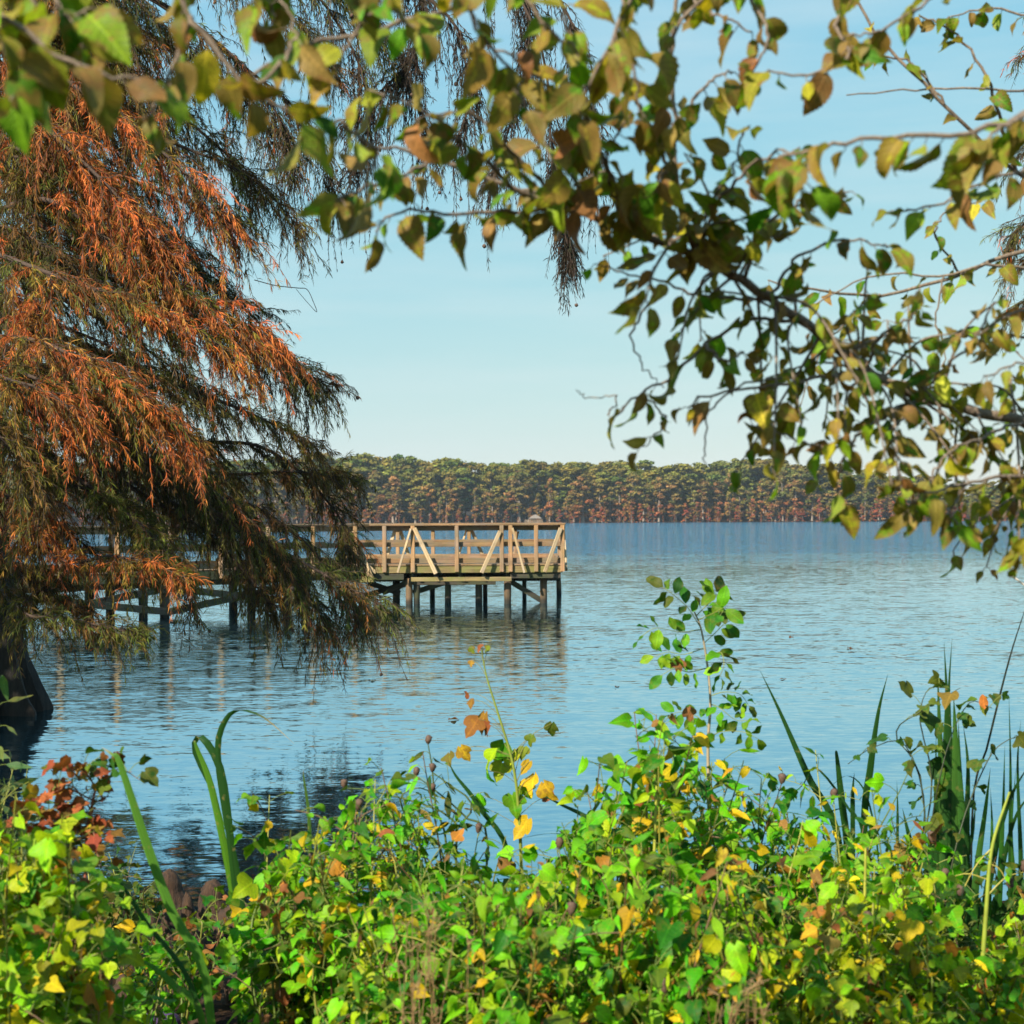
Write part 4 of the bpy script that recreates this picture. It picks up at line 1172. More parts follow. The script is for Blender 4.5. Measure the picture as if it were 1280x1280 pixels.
# twigs off the main limb and off limbs above the picture
T = [
    # left near spray
    ([(-140, -160, 1.75), (-60, -40, 1.7), (30, 40, 1.68), (110, 88, 1.68), (185, 104, 1.7)], .0045, .002, .034, .088),
    ([(-120, -60, 1.65), (-30, 20, 1.62), (10, 70, 1.62), (20, 120, 1.62)], .003, .0015, .030, .085),
    ([(60, -120, 1.8), (60, -40, 1.75), (80, 20, 1.72), (110, 10, 1.72)], .003, .0015, .028, .088),
    ([(180, -140, 1.9), (200, -60, 1.85), (240, 20, 1.85), (272, 60, 1.85), (305, 112, 1.85), (392, 148, 1.88)], .0045, .002, .036, .080),
    ([(240, 20, 1.85), (215, 80, 1.85), (195, 130, 1.85), (180, 150, 1.85)], .003, .0015, .034, .080),
    ([(305, 112, 1.85), (345, 90, 1.85), (370, 40, 1.88), (350, 0, 1.9)], .003, .0015, .034, .078),
    ([(700, -60, 2.1), (620, -10, 2.05), (540, 18, 2.0), (470, 40, 2.0), (400, 52, 1.98), (340, 80, 1.95), (290, 108, 1.95)], .0042, .002, .075, .078),
    ([(392, 148, 1.88), (430, 160, 1.9), (470, 190, 1.95), (450, 240, 1.95)], .003, .0015, .034, .078),
    ([(420, -90, 1.9), (440, -30, 1.9), (490, 10, 1.9), (520, 40, 1.9)], .003, .0015, .040, .078),
    ([(300, -100, 1.9), (320, -30, 1.9), (345, 20, 1.9)], .003, .0015, .036, .078),
    # middle
    ([(545, 200, 2.28), (500, 222, 2.2), (455, 235, 2.15), (425, 250, 2.1)], .003, .0015, .028, .074),
    ([(720, 265, 2.35), (640, 262, 2.3), (560, 268, 2.25), (492, 268, 2.2), (470, 290, 2.2)], .0035, .0015, .032, .074),
    ([(640, 236, 2.3), (600, 195, 2.2), (560, 165, 2.15), (515, 130, 2.1), (460, 112, 2.1)], .0035, .0015, .026, .076),
    ([(700, 256, 2.35), (640, 190, 2.2), (590, 140, 2.15), (520, 150, 2.1)], .0035, .0015, .028, .074),
    ([(800, 292, 2.4), (765, 220, 2.3), (735, 150, 2.2), (715, 80, 2.15), (705, 10, 2.1)], .004, .002, .026, .078),
    ([(745, 150, 2.2), (690, 110, 2.15), (640, 70, 2.1), (610, 60, 2.1)], .003, .0015, .026, .078),
    ([(640, -100, 2.0), (650, -20, 2.0), (690, 40, 2.0), (720, 60, 2.0)], .003, .0015, .030, .088),
    ([(760, -120, 2.1), (770, -30, 2.1), (790, 60, 2.1), (800, 140, 2.12)], .0035, .0015, .026, .078),
    ([(870, 320, 2.45), (845, 240, 2.35), (820, 170, 2.3), (790, 120, 2.25), (760, 90, 2.2)], .004, .002, .024, .076),
    ([(905, 335, 2.45), (855, 280, 2.4), (842, 160, 2.4), (841, 60, 2.4), (846, -40, 2.4)], .0042, .003, .09, .070),
    ([(840, 160, 2.35), (870, 120, 2.3), (900, 95, 2.3), (915, 90, 2.3)], .003, .0015, .030, .074),
    ([(846, -40, 2.4), (870, 0, 2.35), (900, 20, 2.3), (940, 40, 2.3)], .003, .0015, .036, .070),
    ([(800, 292, 2.4), (810, 250, 2.3), (830, 215, 2.2), (825, 230, 2.2)], .003, .0015, .034, .080),
    ([(735, 270, 2.36), (720, 230, 2.25), (700, 200, 2.2), (705, 180, 2.2)], .003, .0015, .028, .080),
    ([(870, 320, 2.45), (900, 250, 2.35), (950, 200, 2.25), (1000, 185, 2.2)], .0035, .0015, .026, .076),
    ([(790, -140, 2.0), (800, -40, 2.0), (770, 40, 2.0), (740, 100, 2.0), (725, 140, 2.0)], .0035, .0015, .026, .080),
    ([(560, -120, 1.9), (570, -30, 1.92), (600, 40, 1.95), (640, 90, 2.0), (655, 130, 2.0)], .0035, .0015, .028, .080),
    ([(930, -120, 2.2), (900, -30, 2.2), (850, 30, 2.2), (830, 100, 2.2), (845, 150, 2.2)], .0035, .0015, .028, .076),
    ([(870, 320, 2.45), (880, 270, 2.4), (915, 215, 2.35), (930, 160, 2.3)], .003, .0015, .026, .072),
    ([(800, 292, 2.4), (770, 250, 2.32), (760, 190, 2.25), (790, 140, 2.2)], .003, .0015, .026, .074),
    ([(960, 375, 2.53), (1000, 320, 2.45), (1060, 300, 2.4), (1110, 310, 2.38)], .003, .0015, .030, .064),
    # big near leaves, upper right
    ([(1420, 110, 2.1), (1300, 140, 2.05), (1200, 165, 2.0), (1100, 172, 2.0), (1030, 185, 2.0), (970, 200, 2.02)], .0045, .002, .030, .084),
    ([(1030, 185, 2.0), (1005, 215, 2.0), (1000, 230, 2.0)], .003, .0015, .024, .084),
    ([(1300, 140, 2.05), (1250, 160, 2.0), (1225, 200, 2.0)], .003, .0015, .026, .084),
    ([(1090, -120, 2.3), (1050, 20, 2.25), (1060, 70, 2.2), (1010, 92, 2.2), (960, 88, 2.2)], .0035, .0015, .036, .076),
    ([(930, 352, 2.5), (955, 290, 2.45), (1000, 250, 2.4), (1060, 240, 2.35)], .0035, .0015, .028, .072),
    # lower left reach of the limb
    ([(1000, 400, 2.56), (940, 400, 2.55), (880, 430, 2.55), (840, 470, 2.55), (800, 492, 2.55), (770, 520, 2.55)], .0038, .0015, .034, .060),
    ([(880, 430, 2.55), (905, 450, 2.5), (930, 440, 2.5)], .003, .0015, .03, .062),
    ([(960, 375, 2.53), (880, 370, 2.5), (830, 352, 2.48), (790, 345, 2.45), (745, 330, 2.42)], .003, .0013, .07, .058),
    ([(800, 492, 2.55), (830, 520, 2.55), (820, 545, 2.55), (800, 560, 2.55)], .002, .001, .035, .055),
    ([(815, 370, 2.5), (790, 420, 2.5), (805, 460, 2.5), (830, 485, 2.5)], .0022, .001, .0, .055),
    ([(760, 520, 2.55), (770, 495, 2.55), (735, 497, 2.55), (720, 487, 2.55)], .0015, .0008, .0, .055),
    ([(1080, 460, 2.62), (1010, 475, 2.55), (940, 485, 2.5), (880, 495, 2.5), (860, 510, 2.5)], .0035, .0015, .034, .074),
    ([(1000, 475, 2.55), (930, 480, 2.5), (890, 515, 2.5), (880, 560, 2.5), (882, 585, 2.5)], .0022, .001, .0, .06),
    # hanging cluster right
    ([(1150, 495, 2.7), (1090, 530, 2.55), (1060, 560, 2.5), (1045, 600, 2.5), (1055, 640, 2.5)], .0035, .0015, .030, .062),
    ([(1060, 560, 2.5), (1010, 555, 2.5), (970, 540, 2.5), (940, 530, 2.5)], .0025, .001, .034, .060),
    ([(1420, 640, 2.6), (1280, 596, 2.5), (1210, 605, 2.45), (1150, 615, 2.4), (1120, 610, 2.4)], .0035, .0015, .030, .066),
    ([(1210, 605, 2.45), (1190, 635, 2.4), (1195, 655, 2.4)], .0025, .0012, .030, .068),
    ([(1150, 615, 2.4), (1135, 640, 2.4)], .002, .0012, .030, .066),
    ([(1420, 600, 2.5), (1310, 640, 2.4), (1290, 670, 2.4), (1278, 690, 2.4)], .0025, .0012, .030, .066),
    ([(1280, 527, 2.75), (1230, 545, 2.6), (1180, 570, 2.5), (1160, 610, 2.5)], .003, .0015, .028, .068),
    ([(1150, 495, 2.7), (1130, 520, 2.6), (1110, 545, 2.55), (1130, 580, 2.5)], .003, .0015, .028, .064),
    ([(1420, 180, 2.6), (1320, 200, 2.5), (1240, 225, 2.45), (1170, 255, 2.4), (1120, 265, 2.4)], .0035, .0015, .032, .070),
    ([(1420, 400, 2.7), (1330, 400, 2.6), (1270, 390, 2.55), (1220, 420, 2.5)], .0035, .0015, .032, .066),
    ([(1420, 470, 2.6), (1340, 470, 2.5), (1280, 455, 2.45), (1230, 470, 2.4)], .003, .0015, .032, .066),
    ([(1150, 495, 2.7), (1180, 460, 2.6), (1215, 430, 2.55), (1240, 380, 2.5)], .003, .0015, .034, .062),
    ([(1080, 460, 2.62), (1100, 420, 2.55), (1140, 395, 2.5), (1150, 360, 2.5)], .003, .0015, .034, .062),
    ([(1200, -120, 2.3), (1180, -20, 2.25), (1110, 30, 2.2), (1060, 45, 2.2)], .003, .0015, .036, .068),
    ([(500, -120, 1.9), (480, -20, 1.9), (440, 50, 1.9), (420, 90, 1.9)], .003, .0015, .034, .072),
    ([(0, -140, 1.75), (30, -30, 1.75), (60, 30, 1.75), (130, 70, 1.75)], .003, .0015, .034, .080),
    ([(900, -120, 2.3), (930, -20, 2.25), (960, 40, 2.2), (940, 90, 2.2)], .003, .0015, .036, .070),
    # thin shoots farther off at the right
    ([(1440, 260, 3.9), (1340, 290, 3.8), (1280, 312, 3.7), (1200, 343, 3.7), (1100, 368, 3.7), (1010, 362, 3.6), (960, 350, 3.6)], .0075, .002, .09, .070),
    ([(1440, 330, 3.7), (1340, 345, 3.6), (1240, 330, 3.5), (1180, 345, 3.5), (1090, 345, 3.5), (1020, 380, 3.5)], .005, .0015, .075, .068),
    ([(1440, 240, 3.7), (1340, 230, 3.6), (1270, 215, 3.6), (1180, 130, 3.5), (1110, 60, 3.5), (1060, -20, 3.5)], .006, .003, .10, .068),
    ([(1440, 130, 3.7), (1330, 118, 3.6), (1250, 112, 3.5), (1150, 112, 3.5), (1058, 119, 3.5)], .004, .0015, .0, .07),
    ([(1270, 215, 3.6), (1250, 150, 3.5), (1230, 90, 3.5), (1190, 40, 3.5), (1150, 20, 3.5)], .0045, .002, .045, .066),
    ([(1180, 130, 3.5), (1140, 80, 3.5), (1100, 70, 3.5), (1060, 60, 3.5)], .003, .0015, .050, .070),
    ([(1440, 20, 3.6), (1330, 30, 3.5), (1240, 10, 3.5), (1180, 25, 3.5)], .004, .0015, .040, .066),
    ([(1200, 343, 3.7), (1170, 290, 3.6), (1190, 260, 3.6), (1230, 250, 3.5)], .003, .001, .05, .06),
    ([(1180, 345, 3.5), (1170, 400, 3.5), (1180, 450, 3.5), (1172, 470, 3.5)], .0022, .001, .12, .05),
    ([(1100, 368, 3.7), (1060, 400, 3.6), (1020, 450, 3.5), (1000, 510, 3.5)], .003, .001, .06, .06),
    ([(1340, 420, 3.2), (1270, 420, 3.1), (1210, 410, 3.0), (1160, 440, 3.0)], .004, .0015, .038, .066),
]
for pts, ra, rb, sp, sz in T:
    twig(pts, ra, rb, sp, sz)
# more leafy side shoots along the limb
def side(i0, i1, count, up_p, lo, hi, size):
    for k in range(count):
        i = int(rng.integers(i0, i1))
        b0 = main[i]
        d = nrm(np.array([rng.normal(-0.3, 0.7), rng.normal(0, 0.75), 0.75 if rng.random() < up_p else -0.7]) + rng.normal(0, 0.2, 3))
        L_ = lo + (hi - lo) * rng.random()
        pth = spline([b0, b0 + d * L_ * 0.5 + rng.normal(0, 0.012, 3), b0 + d * L_ + np.array([0, 0, -0.25 * L_])], 12)
        tube(br, pth, np.linspace(0.003, 0.0012, 12), 5)
        leaf_along(pth, 0.030, size, PAL_OVER, 0.2)
side(7, 38, 56, 0.5, 0.10, 0.30, 0.050)
side(34, 58, 9, 0.8, 0.08, 0.20, 0.068)
# canopy above and behind the picture's top and right edges
for k in range(22):
    c0 = trunk_pts[int(rng.integers(14, 24))]
    d = nrm(np.array([rng.normal(-0.35, 0.7), rng.normal(0.1, 0.6), 0.5 + 0.5 * rng.random()]))
    L_ = 0.6 + 1.2 * rng.random()
    pth = spline([c0, c0 + d * L_ * 0.5 + rng.normal(0, 0.05, 3), c0 + d * L_ + [0, 0, -0.12]], 16)
    q = pth[-1]
    if abs(q[0]) < q[1] * 0.345 and (q[2] - CAM_Z) < q[1] * 0.35 and q[1] > 0: continue
    tube(br, pth, np.linspace(0.009, 0.002, 16), 5)
    leaf_along(pth, 0.05, 0.075, PAL_OVER, 0.35)
# boughs that carry the top and left twigs
for pts in ([trunk_pts[20], P(1300, -260, 2.6), P(1000, -240, 2.4), P(700, -180, 2.15), P(400, -130, 1.95), P(100, -150, 1.8), P(-140, -165, 1.75)], [trunk_pts[18], P(1440, 250, 3.5), P(1440, 150, 3.6), P(1440, 20, 3.6)], [trunk_pts[15], P(1430, 640, 2.7), P(1420, 600, 2.55)], [trunk_pts[19], P(1430, 60, 2.4), P(1420, 110, 2.1)]):
    q = spline(pts, 40)
    tube(br, q, np.linspace(0.018, 0.006, 40), 7)
br.build('branch', M['branch'], over, OT)
lv.build('foliage', M['over_leaf'], over, OT)

# a leafy tree on the left bank, just outside the picture, that shades the foot of the cypress
BT = np.array([-8.9, 12.0, gz(-8.9, 12.0) - 0.05])
bank = thing('bank_tree', BT, 'small leafy tree on the left bank shading the foot of the big cypress', 'tree')
mb = MB()
tp = spline([BT, BT + [0.1, 0, 2], BT + [0.0, 0.1, 4], BT + [0.2, 0, 6.6]], 20)
tube(mb, tp, np.linspace(0.16, 0.03, 20), 12, wob=0.03)
lv2 = MB()
for k in range(60):
    c0 = tp[int(rng.integers(7, 20))]
    d = nrm(np.array([*rng.normal(0, 1, 2), 0.25 + 0.3 * rng.random()]))
    L_ = (0.9 + 1.5 * rng.random())
    pth = spline([c0, c0 + d * L_ * 0.5, c0 + d * L_ + [0, 0, -0.2]], 10)
    tube(mb, pth, np.linspace(0.03, 0.006, 10), 5)
    n = 70
    pos = pth[rng.integers(3, 10, n)] + rng.normal(0, 0.22, (n, 3))
    put_leaves(lv2, 'oval', pos, rng.normal(0, 1, (n, 3)) + [0, 0, -0.5], rng.normal(0, 0.6, (n, 3)) + [0, 0, 1], 0.13 + 0.06 * rng.random(n), pick(PAL_OVER, n))
mb.build('trunk', M['branch'], bank, BT)
lv2.build('foliage', M['over_leaf'], bank, BT)

# ------------------------------------------------------------------ plants on the near bank
GREENS = [(6, (0.075, 0.34, 0.005)), (5, (0.15, 0.42, 0.005)), (4, (0.022, 0.135, 0.006)), (2.2, (0.31, 0.43, 0.005)), (1.3, (0.55, 0.36, 0.008)), (0.4, (0.40, 0.16, 0.02))]
YELLOWS = [(4, (0.20, 0.40, 0.006)), (2.8, (0.34, 0.42, 0.006)), (1.5, (0.58, 0.42, 0.008)), (3, (0.07, 0.24, 0.008)), (0.5, (0.36, 0.12, 0.02))]
DEEP = [(4, (0.028, 0.085, 0.012)), (3, (0.045, 0.12, 0.012)), (1, (0.09, 0.18, 0.012)), (0.3, (0.18, 0.12, 0.02))]
AUTUMN = [(4, (0.36, 0.10, 0.03)), (2, (0.30, 0.06, 0.025)), (2, (0.36, 0.22, 0.03)), (1, (0.14, 0.18, 0.015))]
DRYMIX = [(3, (0.30, 0.17, 0.04)), (1.2, (0.34, 0.10, 0.03)), (3, (0.45, 0.28, 0.02)), (2, (0.16, 0.08, 0.03))]
GOLD = [(4, (0.50, 0.30, 0.015)), (2, (0.42, 0.16, 0.02)), (2, (0.28, 0.30, 0.015))]


class Plant:
    def __init__(s, name, px, d, label, cat, group=None):
        s.base = P(px, 900, d)
        s.base[2] = gz(s.base[0], s.base[1]) - 0.02
        s.root = thing(name, s.base, label, cat, group)
        s.st, s.lv, s.dry = MB(), MB(), MB()

    def stem(s, path, r0, r1, col, sides=5):
        tube(s.st, path, np.linspace(r0, r1, len(path)), sides, col)

    def leaves_on(s, path, spacing, size, pal, start=0.3, kind='heart', spread=0.7, petiole=0.035, target=None):
        seg = np.linalg.norm(np.diff(path, axis=0), axis=1)
        cum = np.concatenate([[0], np.cumsum(seg)])
        q = np.arange(start * cum[-1], cum[-1] + 1e-6, spacing)
        if len(q) == 0: return
        q = np.clip(q + rng.normal(0, spacing * 0.3, len(q)), 0, cum[-1])
        pos = np.stack([np.interp(q, cum, path[:, k]) for k in range(3)], 1)
        n = len(q)
        out = rng.normal(0, 1, (n, 3))
        out[:, 2] = np.abs(out[:, 2]) * 0.4
        out = nrm(out + np.array([0, -0.25, 0.1]))
        L_ = petiole * (0.5 + rng.random(n))
        p2 = pos + out * L_[:, None] + np.array([0, 0, 0.2]) * L_[:, None]
        for a_, b_ in zip(pos, p2):
            tube(s.st, [a_, (a_ + b_) / 2 + [0, 0, 0.004], b_], 0.0011, 3, (0.14, 0.17, 0.02))
        tip = nrm(out * spread + np.array([0, -0.1, -0.55]) + rng.normal(0, 0.3, (n, 3)))
        nm = nrm(0.6 * sun_dir + np.array([0, 0, 0.45]) + rng.normal(0, 0.75, (n, 3)))
        put_leaves(target or s.lv, kind, p2, tip, nm, size * (0.40 + 0.68 * rng.random(n) ** 1.2), pick(pal, n, 0.2), 0.85 + 0.35 * rng.random(n))

    def seed_head(s, p, r=0.0095, h=0.030):
        mb = MB()
        z = np.linspace(0, h, 6)
        tube(mb, p + np.stack([0.1 * z, 0 * z, z], 1), r * np.array([0.3, 0.8, 0.95, 1.05, 1.1, 0.5]), 8, wob=0.16)
        mb.build('seed_head', M['cone'], s.root, s.base)

    def done(s, leafmat='bush_leaf'):
        if s.st.n: s.st.build('stem', M['stem'], s.root, s.base)
        if s.lv.n: s.lv.build('foliage', M[leafmat], s.root, s.base)
        if s.dry.n: s.dry.build('withered_leaves', M['dry_leaf'], s.root, s.base)
        return s.root


STEMC = [(0.10, 0.14, 0.02), (0.20, 0.20, 0.03), (0.14, 0.07, 0.03), (0.26, 0.25, 0.03)]


def bush(name, label, px, d, x0, x1, tops, nst, size, pal, kinds=('heart',), cat='bush', spacing=0.05, dd=0.45, start=0.3, low=0.75, dry=0.0, heads=0):
    """tops: [(px, py), ...] the outline its shoots reach up to"""
    pl = Plant(name, px, d, label, cat, 'leafy bushes and vines on the near bank')
    nst, size, spacing = int(nst * 1.3), size * 1.12, spacing * 0.86
    tx, ty = [t[0] for t in tops], [t[1] for t in tops]
    for k in range(nst):
        ex = x0 + (x1 - x0) * rng.random()
        yt = float(np.interp(ex, tx, ty)) - 16 + rng.normal(0, 22) - (45 * rng.random() if rng.random() < 0.10 else 0)
        frac = rng.random() ** 1.45
        ey = yt + frac * (1330 - yt) * low
        ed = d + rng.normal(0, dd * 0.5) - 0.35 * frac
        e_ = P(ex, ey, ed)
        bx = pl.base[0] + (e_[0] - pl.base[0]) * (0.45 + 0.3 * rng.random())
        by = d + rng.normal(0, 0.15)
        b0 = np.array([bx, by, gz(bx, by) - 0.02])
        mid = (b0 + e_) / 2 + np.array([rng.normal(0, 0.06), rng.normal(0, 0.06), 0.10 + 0.08 * rng.random()])
        pth = spline([b0, mid, e_], 14)
        pl.stem(pth, 0.0035 + 0.002 * rng.random(), 0.0013, STEMC[rng.integers(4)])
        kd = kinds[rng.integers(len(kinds))]
        if dry and rng.random() < dry:
            pl.leaves_on(pth, spacing * 1.3, size * 0.8, DRYMIX, start, kd, target=pl.dry)
        else:
            pl.leaves_on(pth, spacing, size, pal, start, kd)
        # a short side shoot
        for q in range(2):
            i = int(rng.integers(5, 13))
            dv = nrm(rng.normal(0, 1, 3) + [0, -0.2, 0.3])
            sp = spline([pth[i], pth[i] + dv * 0.07, pth[i] + dv * 0.14 + [0, 0, -0.02]], 7)
            pl.stem(sp, 0.0018, 0.001, STEMC[rng.integers(4)], 4)
            pl.leaves_on(sp, spacing * 0.8, size * 0.85, pal, 0.3, kd)
        if heads and k < heads:
            pl.seed_head(pth[-1])
    pl.done()
    return pl


bush('vine_shrub', 'yellow green vine shrub with heart shaped leaves at the bottom left corner', 12, 3.5, -110, 92, [(-100, 1010), (0, 1030), (60, 1050), (115, 1110)], 66, 0.056, YELLOWS, ('arrow', 'lobed', 'heart'), spacing=0.036, dry=0.06)
bush('leafy_bush', 'bright green vine tangle left of centre, behind the long bent blades', 400, 4.3, 335, 490, [(300, 1120), (330, 1090), (380, 1060), (430, 1030), (485, 1010)], 58, 0.060, GREENS, ('arrow', 'lance', 'lobed'), spacing=0.042, dry=0.04, heads=2)
bush('leafy_bush', 'low tangle of green and yellow leaves at the bottom below the centre', 560, 3.6, 420, 700, [(420, 1150), (560, 1100), (700, 1120)], 64, 0.050, GREENS, ('arrow', 'lance', 'heart'), spacing=0.036, dry=0.10)
bush('leafy_bush', 'green bush at the middle of the bank below the gold leaved stalk', 560, 4.6, 470, 680, [(470, 1020), (530, 1000), (560, 1040), (620, 1060), (680, 1050)], 52, 0.058, GREENS, ('arrow', 'lobed', 'lance'), spacing=0.045, dry=0.10, heads=3)
bush('leafy_bush', 'dense bright green bush right of centre, topped by pale round leaves', 770, 4.3, 680, 860, [(680, 1060), (730, 1010), (780, 950), (830, 930), (865, 950)], 64, 0.066, GREENS, ('arrow', 'heart', 'arrow'), spacing=0.045, dry=0.05, heads=4)
bush('leafy_bush', 'green bush around the foot of the tall oval leaved sapling', 900, 4.7, 840, 990, [(840, 940), (900, 955), (960, 990), (990, 1005)], 56, 0.058, GREENS, ('arrow', 'lance', 'heart'), spacing=0.045, dry=0.08, heads=3)
bush('leafy_bush', 'broad leaved green bush low at the bottom right of centre', 800, 3.5, 690, 930, [(690, 1110), (800, 1080), (930, 1090)], 60, 0.060, GREENS, ('arrow', 'lance', 'heart'), spacing=0.040, dry=0.05, heads=2)
bush('leafy_bush', 'green and yellow bush with brown seed heads in front of the cattails', 1060, 4.4, 950, 1170, [(950, 1020), (1020, 1010), (1060, 1010), (1120, 1040), (1180, 1080)], 60, 0.062, GREENS, ('arrow', 'lobed', 'lance'), spacing=0.045, dry=0.12, heads=6)
bush('leafy_bush', 'yellowing bush with rusty leaves at the bottom right', 1050, 3.7, 930, 1180, [(930, 1140), (1060, 1120), (1180, 1160)], 52, 0.050, YELLOWS, ('arrow', 'lobed'), spacing=0.04, dry=0.14, heads=2)
bush('leafy_bush', 'low yellow leaved bush in the bottom right corner', 1230, 4.2, 1150, 1330, [(1150, 1180), (1230, 1195), (1330, 1170)], 48, 0.050, YELLOWS, ('arrow', 'lobed'), spacing=0.04, dry=0.13)
bush('leafy_bush', 'dark green weeds at the foot of the right hand cattails', 1200, 5.2, 1100, 1330, [(1100, 1090), (1200, 1120), (1330, 1120)], 34, 0.060, DEEP, ('arrow', 'lance'))
bush('leafy_bush', 'small round leaved green plant on the mud at the bottom left', 190, 4.9, 140, 235, [(130, 1250), (180, 1215), (250, 1245)], 7, 0.060, GREENS, ('heart',), low=0.4, dd=0.2)
bush('leafy_bush', 'small orange and green weed sprawling among the cypress knees', 205, 5.6, 150, 275, [(150, 1175), (205, 1165), (275, 1185)], 9, 0.055, [(2, (0.06, 0.17, 0.01)), (1, (0.3, 0.12, 0.03)), (1, (0.12, 0.2, 0.01))], ('lobed', 'arrow'), low=0.5)
bush('leafy_bush', 'grey green pointed leaved weed at the left edge of the picture', 5, 4.6, -40, 35, [(-40, 950), (10, 935), (40, 980)], 14, 0.075, [(1, (0.10, 0.16, 0.05)), (1, (0.07, 0.13, 0.04))], ('lance',), low=0.5)
bush('leafy_bush', 'dark twiggy seedling at the water edge beside the cypress knees', 165, 6.4, 130, 205, [(120, 1090), (160, 1065), (215, 1095)], 9, 0.055, DEEP, ('lobed',), low=0.3)

# tall red stem of withered orange leaves, left
pl = Plant('withered_vine', 108, 3.7, 'tall reddish stem hung with withered orange leaves at the left', 'vine')
pth = spline([P(98, 1300, 3.7), P(106, 1130, 3.7), P(108, 1050, 3.7), P(120, 985, 3.7), P(135, 960, 3.7)], 24)
pth[0] = pl.base
pl.stem(pth, 0.005, 0.002, (0.30, 0.09, 0.05), 7)
pl.leaves_on(pth, 0.03, 0.055, AUTUMN, 0.5, 'lobed', target=pl.dry)
for (a_, b_) in (((108, 1050), (30, 1015)), ((115, 1000), (50, 1000)), ((120, 985), (85, 965)), ((110, 1040), (60, 1030)), ((112, 1020), (120, 1070)), ((112, 1030), (15, 1040)), ((110, 1045), (20, 1025)), ((108, 1060), (45, 1055)), ((112, 1010), (70, 985)), ((108, 1055), (130, 1095))):
    sp = spline([P(*a_, 3.7), P((a_[0] + b_[0]) / 2, (a_[1] + b_[1]) / 2 - 14, 3.65), P(*b_, 3.6)], 10)
    pl.stem(sp, 0.0022, 0.001, (0.22, 0.08, 0.04), 4)
    pl.leaves_on(sp, 0.012, 0.046, AUTUMN, 0.05, 'lobed', target=pl.dry)
for (a_, b_) in (((120, 985), (165, 965)), ((118, 985), (100, 955)), ((130, 965), (175, 975))):
    sp = spline([P(*a_, 3.7), P((a_[0] + b_[0]) / 2, (a_[1] + b_[1]) / 2 - 8, 3.7), P(*b_, 3.7)], 8)
    pl.stem(sp, 0.002, 0.001, (0.2, 0.1, 0.04), 4)
    pl.leaves_on(sp, 0.022, 0.07, DEEP, 0.2, 'lobed')
pl.done()

# stalk with golden leaves, centre
pl = Plant('gold_leaved_stalk', 655, 4.9, 'slender green stalk with golden and withered leaves rising above the central bushes', 'plant')
pth = spline([pl.base, P(652, 1100, 4.9), P(648, 1010, 4.9), P(640, 950, 4.9), P(622, 890, 4.9), P(608, 845, 4.9), P(602, 812, 4.9)], 30)
pl.stem(pth, 0.0065, 0.0018, (0.20, 0.24, 0.03), 7)
for (px_, py_, L_, pal) in ((598, 905, .075, GOLD), (606, 898, .07, GOLD), (612, 912, .06, AUTUMN), (590, 880, .035, AUTUMN), (584, 872, .03, AUTUMN), (630, 935, .08, YELLOWS), (620, 945, .075, YELLOWS), (640, 945, .07, YELLOWS), (628, 960, .07, YELLOWS), (576, 940, .055, GOLD), (562, 948, .05, AUTUMN), (655, 940, .045, AUTUMN), (662, 958, .05, GOLD), (668, 975, .075, GOLD), (680, 985, .07, GOLD), (690, 1000, .055, AUTUMN), (655, 985, .06, YELLOWS), (602, 812, .03, AUTUMN), (588, 815, .026, AUTUMN), (612, 815, .026, AUTUMN), (590, 832, .022, AUTUMN), (640, 1000, .08, GREENS), (660, 1030, .08, GREENS), (600, 1000, .065, GREENS), (580, 1010, .07, YELLOWS), (690, 910, .05, DEEP), (665, 925, .04, DEEP), (610, 970, .06, GREENS)):
    q = P(px_, py_ - 6, 4.9 + rng.normal(0, 0.04))
    i = int(np.argmin(np.linalg.norm(pth - q - [0, 0, -0.03], axis=1)))
    i = max(2, i - 1)
    tube(pl.st, spline([pth[i], (pth[i] + q) / 2 + [0, 0, 0.012], q], 6), 0.0012, 4, (0.16, 0.14, 0.03))
    put_leaves(pl.dry if pal in (GOLD, AUTUMN) else pl.lv, 'lobed', [q], [rng.normal(0, 0.4, 3) + [0, -0.2, -0.8]], [sun_dir + rng.normal(0, 0.3, 3)], L_, pick(pal, 1))
pl.done()

# curved dark weeds left of it
pl = Plant('arching_weed', 560, 4.7, 'dark arching weed with brown seed heads left of the gold leaved stalk', 'plant')
for pts in ([(560, 1080), (545, 1010), (540, 960), (535, 930)], [(560, 1080), (590, 1010), (560, 980), (540, 965)], [(560, 1090), (520, 1040), (500, 1000), (520, 985), (540, 990)], [(570, 1080), (560, 1020), (470, 990), (430, 985)], [(610, 1070), (580, 1020), (540, 985), (520, 970)]):
    pth = spline([pl.base] + [P(*q, 4.7) for q in pts], 16)
    pl.stem(pth, 0.0045, 0.0016, (0.07, 0.10, 0.02), 5)
    pl.leaves_on(pth, 0.05, 0.075, DEEP, 0.55, 'lance')
    pl.seed_head(pth[-1], 0.009, 0.026)
pl.done()

# sapling with compound leaves
pl = Plant('sapling', 886, 4.8, 'tall slim sapling with oval compound leaves standing above the right hand bushes', 'sapling')
SAP = [(4, (0.075, 0.26, 0.008)), (2.5, (0.04, 0.15, 0.010)), (1.4, (0.18, 0.34, 0.008)), (1, (0.025, 0.08, 0.010))]
pth = spline([pl.base, P(886, 1010, 4.8), P(885, 930, 4.8), P(888, 880, 4.8), P(884, 830, 4.8), P(876, 785, 4.8), P(868, 765, 4.8)], 30)
pl.stem(pth, 0.006, 0.0022, (0.34, 0.26, 0.16), 7)


